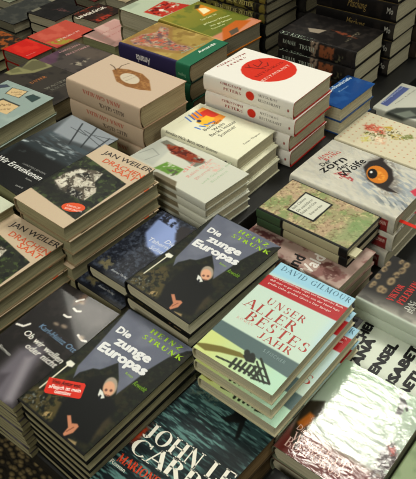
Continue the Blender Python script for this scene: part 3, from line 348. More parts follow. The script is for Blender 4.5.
 'klimt': {'ops':[('F',(168,142,76)),('F',(192,166,98),{'n':(3,0.45,0.65),'a':0.7}),('F',(132,104,52),{'n':(2,0.55,0.72),'a':0.6}),('P',[(0.62,20.66),(6.96,21.04),(13.23,20.7),(12.67,16.22),(7.37,11.65),(7.32,4.58),(3.64,4.42),(1.33,9.01),(-1.15,17.37)],(150,112,66),{'s':0.5,'a':0.7}),('P',[(1.92,19.91),(5.61,19.79),(8.67,17.66),(11.67,19.07),(11.7,16.4),(7.76,13.51),(6.22,9.53),(6.96,5.59),(4.6,5.22),(2.76,9.15),(1.76,13.91),(0.64,17.5)],(176,120,100),{'s':0.15}),('P',[(1.92,19.91),(5.61,19.79),(8.67,17.66),(11.67,19.07),(11.7,16.4),(7.76,13.51),(6.22,9.53),(6.96,5.59),(4.6,5.22),(2.76,9.15),(1.76,13.91),(0.64,17.5)],(198,182,156),{'s':0.3,'n':(0.8,0.42,0.68),'a':0.75}),('P',[(1.92,19.91),(5.61,19.79),(8.67,17.66),(11.67,19.07),(11.7,16.4),(7.76,13.51),(6.22,9.53),(6.96,5.59),(4.6,5.22),(2.76,9.15),(1.76,13.91),(0.64,17.5)],(96,76,84),{'s':0.3,'n':(0.7,0.48,0.7),'a':0.75}),('P',[(1.92,19.91),(5.61,19.79),(8.67,17.66),(11.67,19.07),(11.7,16.4),(7.76,13.51),(6.22,9.53),(6.96,5.59),(4.6,5.22),(2.76,9.15),(1.76,13.91),(0.64,17.5)],(196,92,68),{'s':0.3,'n':(0.9,0.54,0.72),'a':0.8}),('P',[(1.92,19.91),(5.61,19.79),(8.67,17.66),(11.67,19.07),(11.7,16.4),(7.76,13.51),(6.22,9.53),(6.96,5.59),(4.6,5.22),(2.76,9.15),(1.76,13.91),(0.64,17.5)],(104,124,92),{'s':0.3,'n':(0.8,0.56,0.74),'a':0.7}),('B',(-9,3.9,0.05,40),(52,46,86),{'s':0.05}),('B',(-9,-1,40,3.9),(44,112,82),{'s':0.05})],'txt':[('Amanda',5.56,2.2,11.32,2.01,0.85,(228,235,222),{'b':0.03}),('Armando Bergant',3.18,5.33,10.34,4.26,0.5,(150,190,160),{}),('Amanda',-1.6,11.474,-1.6,15.724,1.1,(226,222,224),{'b':0.03}),('Diogenes',-2.2,1.1,-2.2,3.2,0.5,(150,190,160),{})],'edge':(40,60,50),'rough':0.45,'res':0.15},
 'meadow': {'ops':[('G',(0,20.725),(150,140,52),(0,4),(112,120,48)),('F',(96,112,44),{'n':(3,0.5,0.7),'a':0.6}),('P',[(10.01,18.1),(12.8,18.95),(12.64,12.77),(7.53,12.93)],(216,140,40),{'s':0.2}),('P',[(10.39,17.58),(11.94,16.41),(11.34,14.15),(8.61,13.92)],(244,232,190),{'s':0.2}),('P',[(11.62,19.61),(12.8,18.95),(10.52,17.41),(9.73,18.12)],(60,60,30),{'s':0.3}),('B',(-9,3.5,0,40),(128,112,40),{'s':0.2}),('B',(-9,-1,40,3.4),(206,140,110),{'s':0.5}),('P',[(4.87,4.52),(10.54,5.17),(12.74,2.24),(2.52,-0.15),(0.09,0.04)],(196,104,40),{'s':0.3}),('P',[(4.75,2.3),(7.77,2.28),(6.19,0.41),(3.34,0.3)],(96,84,70),{'s':0.15}),('L',[(0,0),(0,20.725)],0.2,(190,176,90))],'txt':[('Das Gold der',5.51,11.58,10.74,11.21,0.75,(222,226,170),{'b':0.02}),('goldenen Wiesen',3.83,9.38,11.89,8.12,0.75,(222,226,170),{'b':0.02}),('im grünen',4.19,7.44,10.57,6.33,0.75,(222,226,170),{'b':0.02}),('Sommer',3.13,6,7.45,5.54,0.7,(210,216,150),{'b':0.02})],'edge':(200,120,40),'rough':0.42,'res':0.16},
 'camo': {'ops':[('F',(44,42,36)),('B',(-9,-1,-0.2,40),(120,112,54),{'n':(1.6,0.42,0.55)}),('B',(-9,-1,-0.2,40),(32,28,30),{'n':(1.2,0.5,0.6)}),('F',(90,84,60),{'n':(2,0.55,0.7),'a':0.5})],'txt':[('VERLORENE ZEITEN',-1.3,16,-1.3,4,0.7,(190,180,120),{'f':'r','sp':0.12,'w':1.5})],'edge':(34,32,30),'res':0.25},
 'black': {'ops':[('F',(24,24,24)),('F',(50,48,44),{'n':(2,0.6,0.75),'a':0.5})],'txt':[],'edge':(18,18,18),'res':0.4,'rough':0.35},
 'rebel': {'ops':[('F',(34,31,30)),('F',(60,54,50),{'n':(1.4,0.5,0.7),'a':0.6}),('P',[(4.83,15.75),(5.39,14.01),(5.95,11.39),(3.54,11.99),(3.18,14.27)],(150,138,122),{'s':0.15}),('P',[(6.89,10.82),(7.15,6.96),(5.79,3.18),(5.33,6.38)],(120,64,44),{'s':0.3,'n':(0.6,0.3,0.55)}),('P',[(2.76,5.36),(9.02,4.93),(8.62,3.85),(2.78,4.52)],(120,112,92),{'s':0.2,'n':(0.4,0.5,0.6)}),('P',[(14.88,20.73),(15.06,16.52),(14.17,16.95),(13.98,20.18)],(110,84,60),{'s':0.2,'a':0.6}),('B',(-3,5.4,-0.9,9.2),(140,84,54),{'s':0.15,'n':(0.5,0.2,0.5)}),('B',(-3.5,9.6,-0.5,11.6),(150,130,112),{'s':0.3,'n':(0.7,0.42,0.6)}),('B',(-3.4,3,-1.8,5),(96,92,70),{'s':0.2,'n':(0.5,0.5,0.6)})],'txt':[('DIE REBELLIN',-0.7,20,-0.7,11,1,(190,206,186),{'f':'r','sp':0.1,'w':1.4}),('ROMAN',-2.2,19,-2.2,15.5,0.6,(176,186,172),{'f':'r','sp':0.2,'w':1.3}),('TRUDI',-2.4,14.5,-2.4,10.5,0.7,(176,186,172),{'f':'r','sp':0.1,'w':1.3})],'edge':(24,24,22),'rough':0.32,'res':0.16},
 'night': {'ops':[('F',(26,24,24)),('B',(-0.45,-1,0.1,40),(132,112,66),{'s':0.1}),('F',(52,46,42),{'n':(2,0.5,0.7),'a':0.5}),('B',(-3.2,-0.5,-1,1.3),(54,50,46),{'s':0.1})],'txt':[('Mischung',-2.6,12.5,-2.6,7.5,1.2,(146,124,74),{'i':0.3}),('Mo',-2.4,2.4,-2.4,0.8,0.9,(170,168,160),{'b':0.02})],'edge':(20,20,20),'res':0.2,'rough':0.35},
 'night2': {'ops':[('F',(40,32,28)),('F',(66,54,46),{'n':(2,0.5,0.7),'a':0.5})],'txt':[],'edge':(30,26,24),'res':0.4},
 'black3': {'ops':[('F',(34,32,30)),('F',(56,52,46),{'n':(2,0.55,0.75),'a':0.5})],'txt':[],'edge':(24,22,22),'res':0.4},
 'blue': {'ops':[('F',(34,76,136)),('F',(52,100,160),{'n':(2.2,0.5,0.7),'a':0.6})],'txt':[('Liebesbriefe',0.75,4.91,1.31,13.04,1,(206,222,236),{'b':0.02}),('Roman',2.51,5.93,2.64,9.39,0.5,(150,180,210),{})],'edge':(36,80,140),'rough':0.3,'coat':0.3,'wrap':0.25,'res':0.16},
 'cat': {'ops':[('F',(196,196,184)),('P',[(1.74,20.31),(11.9,20.56),(11.98,18.31),(1.61,18.54)],(88,100,150),{'s':0.1}),('P',[(14.92,19.93),(17.65,19.34),(18.09,16.95),(16.17,16.02),(14.51,18.2)],(30,30,32),{'s':0.15}),('P',[(-1.04,17.74),(2.15,16.52),(4.96,13.02),(9.54,9.54),(4.74,7.3),(0.87,10.18),(-1.15,13.57)],(70,74,70),{'s':0.4}),('P',[(-0.26,15.67),(2.88,13.61),(1.75,11.42),(-0.72,12.98)],(120,126,116),{'s':0.4})],'txt':[('Katzengeschichten',2.45,19.94,11.94,19.73,0.55,(170,180,210),{'b':0.02}),('neun Leben',3.68,17.46,12.23,16.82,0.4,(120,120,112),{})],'edge':(150,150,138),'rough':0.38,'coat':0.2,'res':0.15},
 'indigo': {'ops':[('F',(66,62,110)),('F',(84,80,130),{'n':(2,0.5,0.7),'a':0.5})],'txt':[],'edge':(50,48,84),'res':0.4},
 'roses': {'ops':[('F',(214,206,180)),('E',(0.9,1,0.17,0.17),(196,140,110),{'s':0.2}),('E',(1.6,2.6,0.17,0.17),(196,140,110),{'s':0.2}),('E',(0.9,4.2,0.17,0.17),(196,140,110),{'s':0.2}),('E',(1.6,5.8,0.17,0.17),(196,140,110),{'s':0.2}),('E',(0.9,7.4,0.17,0.17),(196,140,110),{'s':0.2}),('E',(1.6,9,0.17,0.17),(196,140,110),{'s':0.2}),('E',(0.9,10.6,0.17,0.17),(196,140,110),{'s':0.2}),('E',(1.6,12.2,0.17,0.17),(196,140,110),{'s':0.2}),('E',(0.9,13.8,0.17,0.17),(196,140,110),{'s':0.2}),('E',(1.6,15.4,0.17,0.17),(196,140,110),{'s':0.2}),('E',(0.9,17,0.17,0.17),(196,140,110),{'s':0.2}),('E',(1.6,18.6,0.17,0.17),(196,140,110),{'s':0.2}),('E',(0.9,20.2,0.17,0.17),(196,140,110),{'s':0.2}),('E',(2.35,1,0.17,0.17),(196,140,110),{'s':0.2}),('E',(3.05,2.6,0.17,0.17),(196,140,110),{'s':0.2}),('E',(2.35,4.2,0.17,0.17),(196,140,110),{'s':0.2}),('E',(3.05,5.8,0.17,0.17),(196,140,110),{'s':0.2}),('E',(2.35,7.4,0.17,0.17),(196,140,110),{'s':0.2}),('E',(3.05,9,0.17,0.17),(196,140,110),{'s':0.2}),('E',(2.35,10.6,0.17,0.17),(196,140,110),{'s':0.2}),('E',(3.05,12.2,0.17,0.17),(196,140,110),{'s':0.2}),('E',(2.35,13.8,0.17,0.17),(196,140,110),{'s':0.2}),('E',(3.05,15.4,0.17,0.17),(196,140,110),{'s':0.2}),('E',(2.35,17,0.17,0.17),(196,140,110),{'s':0.2}),('E',(3.05,18.6,0.17,0.17),(196,140,110),{'s':0.2}),('E',(2.35,20.2,0.17,0.17),(196,140,110),{'s':0.2}),('E',(3.8,1,0.17,0.17),(196,140,110),{'s':0.2}),('E',(4.5,2.6,0.17,0.17),(196,140,110),{'s':0.2}),('E',(3.8,4.2,0.17,0.17),(196,140,110),{'s':0.2}),('E',(4.5,5.8,0.17,0.17),(196,140,110),{'s':0.2}),('E',(3.8,7.4,0.17,0.17),(196,140,110),{'s':0.2}),('E',(4.5,9,0.17,0.17),(196,140,110),{'s':0.2}),('E',(3.8,10.6,0.17,0.17),(196,140,110),{'s':0.2}),('E',(4.5,12.2,0.17,0.17),(196,140,110),{'s':0.2}),('E',(3.8,13.8,0.17,0.17),(196,140,110),{'s':0.2}),('E',(4.5,15.4,0.17,0.17),(196,140,110),{'s':0.2}),('E',(3.8,17,0.17,0.17),(196,140,110),{'s':0.2}),('E',(4.5,18.6,0.17,0.17),(196,140,110),{'s':0.2}),('E',(3.8,20.2,0.17,0.17),(196,140,110),{'s':0.2}),('E',(5.25,1,0.17,0.17),(196,140,110),{'s':0.2}),('E',(5.95,2.6,0.17,0.17),(196,140,110),{'s':0.2}),('E',(5.25,4.2,0.17,0.17),(196,140,110),{'s':0.2}),('E',(5.95,5.8,0.17,0.17),(196,140,110),{'s':0.2}),('E',(5.25,7.4,0.17,0.17),(196,140,110),{'s':0.2}),('E',(5.95,9,0.17,0.17),(196,140,110),{'s':0.2}),('E',(5.25,10.6,0.17,0.17),(196,140,110),{'s':0.2}),('E',(5.95,12.2,0.17,0.17),(196,140,110),{'s':0.2}),('E',(5.25,13.8,0.17,0.17),(196,140,110),{'s':0.2}),('E',(5.95,15.4,0.17,0.17),(196,140,110),{'s':0.2}),('E',(5.25,17,0.17,0.17),(196,140,110),{'s':0.2}),('E',(5.95,18.6,0.17,0.17),(196,140,110),{'s':0.2}),('E',(5.25,20.2,0.17,0.17),(196,140,110),{'s':0.2}),('E',(6.7,1,0.17,0.17),(196,140,110),{'s':0.2}),('E',(7.4,2.6,0.17,0.17),(196,140,110),{'s':0.2}),('E',(6.7,4.2,0.17,0.17),(196,140,110),{'s':0.2}),('E',(7.4,5.8,0.17,0.17),(196,140,110),{'s':0.2}),('E',(6.7,7.4,0.17,0.17),(196,140,110),{'s':0.2}),('E',(7.4,9,0.17,0.17),(196,140,110),{'s':0.2}),('E',(6.7,10.6,0.17,0.17),(196,140,110),{'s':0.2}),('E',(7.4,12.2,0.17,0.17),(196,140,110),{'s':0.2}),('E',(6.7,13.8,0.17,0.17),(196,140,110),{'s':0.2}),('E',(7.4,15.4,0.17,0.17),(196,140,110),{'s':0.2}),('E',(6.7,17,0.17,0.17),(196,140,110),{'s':0.2}),('E',(7.4,18.6,0.17,0.17),(196,140,110),{'s':0.2}),('E',(6.7,20.2,0.17,0.17),(196,140,110),{'s':0.2}),('E',(8.15,1,0.17,0.17),(196,140,110),{'s':0.2}),('E',(8.85,2.6,0.17,0.17),(196,140,110),{'s':0.2}),('E',(8.15,4.2,0.17,0.17),(196,140,110),{'s':0.2}),('E',(8.85,5.8,0.17,0.17),(196,140,110),{'s':0.2}),('E',(8.15,7.4,0.17,0.17),(196,140,110),{'s':0.2}),('E',(8.85,9,0.17,0.17),(196,140,110),{'s':0.2}),('E',(8.15,10.6,0.17,0.17),(196,140,110),{'s':0.2}),('E',(8.85,12.2,0.17,0.17),(196,140,110),{'s':0.2}),('E',(8.15,13.8,0.17,0.17),(196,140,110),{'s':0.2}),('E',(8.85,15.4,0.17,0.17),(196,140,110),{'s':0.2}),('E',(8.15,17,0.17,0.17),(196,140,110),{'s':0.2}),('E',(8.85,18.6,0.17,0.17),(196,140,110),{'s':0.2}),('E',(8.15,20.2,0.17,0.17),(196,140,110),{'s':0.2}),('E',(9.6,1,0.17,0.17),(196,140,110),{'s':0.2}),('E',(10.3,2.6,0.17,0.17),(196,140,110),{'s':0.2}),('E',(9.6,4.2,0.17,0.17),(196,140,110),{'s':0.2}),('E',(10.3,5.8,0.17,0.17),(196,140,110),{'s':0.2}),('E',(9.6,7.4,0.17,0.17),(196,140,110),{'s':0.2}),('E',(10.3,9,0.17,0.17),(196,140,110),{'s':0.2}),('E',(9.6,10.6,0.17,0.17),(196,140,110),{'s':0.2}),('E',(10.3,12.2,0.17,0.17),(196,140,110),{'s':0.2}),('E',(9.6,13.8,0.17,0.17),(196,140,110),{'s':0.2}),('E',(10.3,15.4,0.17,0.17),(196,140,110),{'s':0.2}),('E',(9.6,17,0.17,0.17),(196,140,110),{'s':0.2}),('E',(10.3,18.6,0.17,0.17),(196,140,110),{'s':0.2}),('E',(9.6,20.2,0.17,0.17),(196,140,110),{'s':0.2}),('E',(11.05,1,0.17,0.17),(196,140,110),{'s':0.2}),('E',(11.75,2.6,0.17,0.17),(196,140,110),{'s':0.2}),('E',(11.05,4.2,0.17,0.17),(196,140,110),{'s':0.2}),('E',(11.75,5.8,0.17,0.17),(196,140,110),{'s':0.2}),('E',(11.05,7.4,0.17,0.17),(196,140,110),{'s':0.2}),('E',(11.75,9,0.17,0.17),(196,140,110),{'s':0.2}),('E',(11.05,10.6,0.17,0.17),(196,140,110),{'s':0.2}),('E',(11.75,12.2,0.17,0.17),(196,140,110),{'s':0.2}),('E',(11.05,13.8,0.17,0.17),(196,140,110),{'s':0.2}),('E',(11.75,15.4,0.17,0.17),(196,140,110),{'s':0.2}),('E',(11.05,17,0.17,0.17),(196,140,110),{'s':0.2}),('E',(11.75,18.6,0.17,0.17),(196,140,110),{'s':0.2}),('E',(11.05,20.2,0.17,0.17),(196,140,110),{'s':0.2}),('E',(12.5,1,0.17,0.17),(196,140,110),{'s':0.2}),('E',(13.2,2.6,0.17,0.17),(196,140,110),{'s':0.2}),('E',(12.5,4.2,0.17,0.17),(196,140,110),{'s':0.2}),('E',(13.2,5.8,0.17,0.17),(196,140,110),{'s':0.2}),('E',(12.5,7.4,0.17,0.17),(196,140,110),{'s':0.2}),('E',(13.2,9,0.17,0.17),(196,140,110),{'s':0.2}),('E',(12.5,10.6,0.17,0.17),(196,140,110),{'s':0.2}),('E',(13.2,12.2,0.17,0.17),(196,140,110),{'s':0.2}),('E',(12.5,13.8,0.17,0.17),(196,140,110),{'s':0.2}),('E',(13.2,15.4,0.17,0.17),(196,140,110),{'s':0.2}),('E',(12.5,17,0.17,0.17),(196,140,110),{'s':0.2}),('E',(13.2,18.6,0.17,0.17),(196,140,110),{'s':0.2}),('E',(12.5,20.2,0.17,0.17),(196,140,110),{'s':0.2}),('P',[(7.64,18.77),(9.3,18.07),(9.31,14.79),(6.82,13.01),(6.06,14.59),(6.35,17.61)],(210,120,96),{'s':0.5,'n':(0.6,0.36,0.6)}),('P',[(9.5,15.1),(10.68,13.52),(9.28,11.96),(8.31,13.83)],(196,164,70),{'s':0.4,'n':(0.45,0.38,0.62)}),('P',[(7.54,12.61),(9.01,10.63),(7.86,8.85),(6.11,10.64)],(190,170,90),{'s':0.4,'n':(0.45,0.38,0.62)}),('P',[(5.54,17.55),(6.65,14.92),(6.74,12.56),(5.02,13.2),(4.42,15.67)],(110,112,60),{'s':0.3,'n':(0.5,0.35,0.55)}),('P',[(4.05,17.28),(5.29,16.17),(3.11,14.11),(1.57,15.62)],(206,196,120),{'s':0.4,'n':(0.5,0.38,0.62)}),('P',[(4.97,14.37),(6.44,12.4),(3.63,11.25),(2.39,12.91)],(216,170,140),{'s':0.4,'n':(0.5,0.38,0.62)}),('P',[(8.63,10.03),(10.48,8.66),(9.2,7.61),(7.07,8.82)],(130,136,80),{'s':0.3,'n':(0.5,0.3,0.5)}),('P',[(8.05,18.81),(9.31,14.79),(7.12,13.17),(6.86,17.49)],(176,74,62),{'s':0.4,'n':(0.4,0.52,0.66)}),('P',[(6.73,18.24),(11.01,12.49),(7.65,9.13),(2.27,15.23)],(96,92,56),{'s':0.4,'n':(0.35,0.58,0.68)}),('P',[(6.61,16.11),(7.33,12.89),(4,11.84),(3.47,14.72)],(238,220,190),{'s':0.4,'n':(0.4,0.54,0.68)})],'txt':[],'edge':(190,180,150),'rough':0.45,'res':0.13},
 'fur': {'ops':[('F',(204,200,186)),('F',(176,178,176),{'n':(0.5,0.45,0.7,3,1.1),'a':0.4}),('F',(218,214,200),{'n':(0.7,0.45,0.7,3,1.5),'a':0.5}),('P',[(7.92,13.11),(14.18,11.81),(12.72,2.65),(5.8,-0.81),(2.92,0.61),(2.56,8.39)],(150,160,170),{'s':1.5,'n':(0.5,0.4,0.6,4,1.2),'a':0.8}),('P',[(3.91,6.6),(4.07,2.68),(5.8,-0.81),(2.17,-0.74),(1.56,4.78)],(120,128,134),{'s':0.8,'n':(0.4,0.48,0.6,4,1),'a':0.8}),('P',[(9.21,12.78),(12.57,12.81),(16.49,10.9),(13.06,6.93),(8.53,4.29),(6.2,2.32),(4.32,4.8),(5.66,9.4)],(120,112,106),{'s':1,'n':(0.5,0.35,0.6,2,1.2),'a':0.75}),('P',[(9.78,12.3),(12.13,12.4),(13.63,11.39),(15.87,11),(13.76,10.22),(12.28,7.56),(9.42,5.72),(6.89,5.44),(6.2,3.06),(5.6,4.99),(5.86,7.07),(6.55,9.54)],(52,44,42),{'s':0.25}),('P',[(9.23,6.85),(8.42,6.71),(7.69,6.79),(7.1,7.08),(6.71,7.56),(6.56,8.17),(6.65,8.87),(6.99,9.6),(7.54,10.27),(8.26,10.82),(9.08,11.2),(9.91,11.37),(10.67,11.3),(11.28,11.01),(11.68,10.51),(11.83,9.87),(11.72,9.15),(11.35,8.41),(10.77,7.75),(10.04,7.21)],(214,130,40),{'s':0.1}),('P',[(8.89,7.28),(8.42,7.2),(7.99,7.25),(7.64,7.44),(7.42,7.75),(7.32,8.14),(7.38,8.58),(7.58,9.02),(7.9,9.43),(8.32,9.76),(8.79,9.98),(9.27,10.07),(9.7,10.02),(10.06,9.83),(10.29,9.51),(10.38,9.12),(10.31,8.67),(10.11,8.22),(9.78,7.82),(9.36,7.49)],(236,160,60),{'s':0.3,'n':(0.5,0.3,0.6)}),('P',[(9.43,9.12),(8.97,8.91),(8.49,8.8),(8.05,8.79),(7.7,8.88),(7.46,9.07),(7.36,9.34),(7.4,9.65),(7.59,10),(7.91,10.33),(8.32,10.61),(8.79,10.83),(9.27,10.95),(9.71,10.97),(10.08,10.87),(10.32,10.68),(10.42,10.41),(10.37,10.08),(10.18,9.74),(9.85,9.41)],(26,22,22),{'s':0.1}),('P',[(9.36,10.1),(9.24,10.05),(9.13,10.02),(9.01,10.02),(8.92,10.06),(8.86,10.11),(8.83,10.18),(8.83,10.27),(8.87,10.36),(8.95,10.44),(9.04,10.51),(9.16,10.56),(9.28,10.59),(9.39,10.59),(9.48,10.56),(9.55,10.5),(9.58,10.43),(9.57,10.34),(9.53,10.25),(9.46,10.17)],(235,235,230),{'s':0.1}),('P',[(4.47,15.67),(6.15,14.78),(5.66,13.4),(5.32,11.84),(4.42,11.58),(4.69,13.35)],(176,62,66),{'s':0.2,'n':(0.35,0.42,0.55)}),('B',(-3.6,1.2,-1.3,4.2),(140,48,46),{'s':0.08}),('P',[(8.08,1.7),(10.49,1.04),(8.61,-0.87),(7.2,0.38)],(206,70,90),{'s':0.2})],'txt':[('JIANG',6.82,20.24,10.61,19.55,0.85,(196,84,76),{'f':'r','sp':0.1,'w':1.4}),('RONG',7.27,19.05,11.55,18.29,0.85,(196,84,76),{'f':'r','sp':0.1,'w':1.4}),('Der',5.29,18.58,7.76,18.11,1.1,(34,32,34),{'b':0.01}),('zorn',3.58,17.27,10.04,15.92,2,(34,32,34),{'b':0.012}),('der',5.83,15.35,8.91,14.69,1.2,(34,32,34),{'b':0.012}),('Wölfe',4.69,13.35,11.77,12.74,1.7,(34,32,34),{'b':0.012}),('ROMAN',3.88,13.62,6.42,13.2,0.6,(176,62,66),{'f':'r','sp':0.1,'w':1.3}),('GOLDMANN',-2.1,3.9,-2.1,1.5,0.5,(220,180,170),{'b':0.02})],'edge':(196,190,172),'rough':0.38,'coat':0.15,'res':0.11},
 'map': {'ops':[('F',(164,158,120)),('F',(188,162,134),{'n':(2.2,0.48,0.62),'a':0.85}),('F',(136,152,100),{'n':(2,0.5,0.64),'a':0.8}),('F',(120,96,72),{'n':(0.35,0.6,0.68),'a':0.7}),('F',(210,196,150),{'n':(0.5,0.6,0.7),'a':0.7}),('P',[(6.37,3.74),(11.01,0.54),(2.69,-0.29),(-0.18,3.42)],(132,160,108),{'s':1.2,'a':0.6}),('L',[(0.08,0),(0.08,18.844)],0.3,(26,26,22)),('L',[(0,0.1),(10.978,0.1)],0.35,(26,26,22)),('L',[(10.928,0),(10.928,18.844)],0.25,(26,26,22)),('L',[(0,18.794),(10.978,18.794)],0.25,(26,26,22)),('P',[(9.13,14.64),(8.87,8.48),(2.65,8.59),(2.65,14.37)],(22,22,22),{'s':0.04}),('P',[(8.77,14.33),(8.6,8.84),(3.01,8.96),(3.07,14.12)],(212,212,196),{'s':0.04}),('B',(-9,-1,0,40),(176,170,140),{'s':0.05}),('B',(-9,13.568,0,40),(66,88,62),{'s':0.05}),('B',(-9,13.002,0,13.568),(20,20,18),{'s':0.05}),('B',(-9,-1,0,1.6),(24,24,24),{'s':0.05}),('B',(-0.25,-1,0.1,40),(22,22,20),{'s':0.05}),('B',(-9,-1,-1.8,40),(22,22,20),{'s':0.05})],'txt':[('Italo Calvino',3.4,13.4,7.45,13.24,0.6,(96,96,88),{'i':0.3}),('Die unsichtbaren',3.34,12.28,7.86,12.09,0.6,(96,96,88),{'i':0.3}),('Städte und Orte',3.16,11.36,7.65,11.14,0.6,(96,96,88),{'i':0.3}),('Roman einer Reise',3.95,10.03,7.49,9.84,0.55,(96,96,88),{'i':0.3})],'edge':(30,30,26),'rough':0.45,'res':0.11},
 'rose': {'ops':[('F',(182,156,146)),('F',(130,84,80),{'n':(1.6,0.55,0.7),'a':0.7}),('F',(206,186,174),{'n':(2.6,0.5,0.7),'a':0.6}),('P',[(2.84,6.32),(4.36,4.48),(2.33,1.53),(0.05,2.78)],(110,70,66),{'s':0.3,'n':(0.7,0.3,0.5)}),('P',[(2.96,21.48),(3.7,17.87),(3.76,14.29),(2.02,13.87),(1.7,17.68)],(110,66,66),{'s':0.3,'n':(0.6,0.3,0.55)})],'txt':[('Kind',-2.8,8.1,2.36,8.5,2.1,(40,34,34),{'b':0.03}),('Wald',-1.98,5.61,4.55,5.84,2.1,(232,226,220),{'b':0.03})],'edge':(150,128,116),'rough':0.42,'res':0.13},
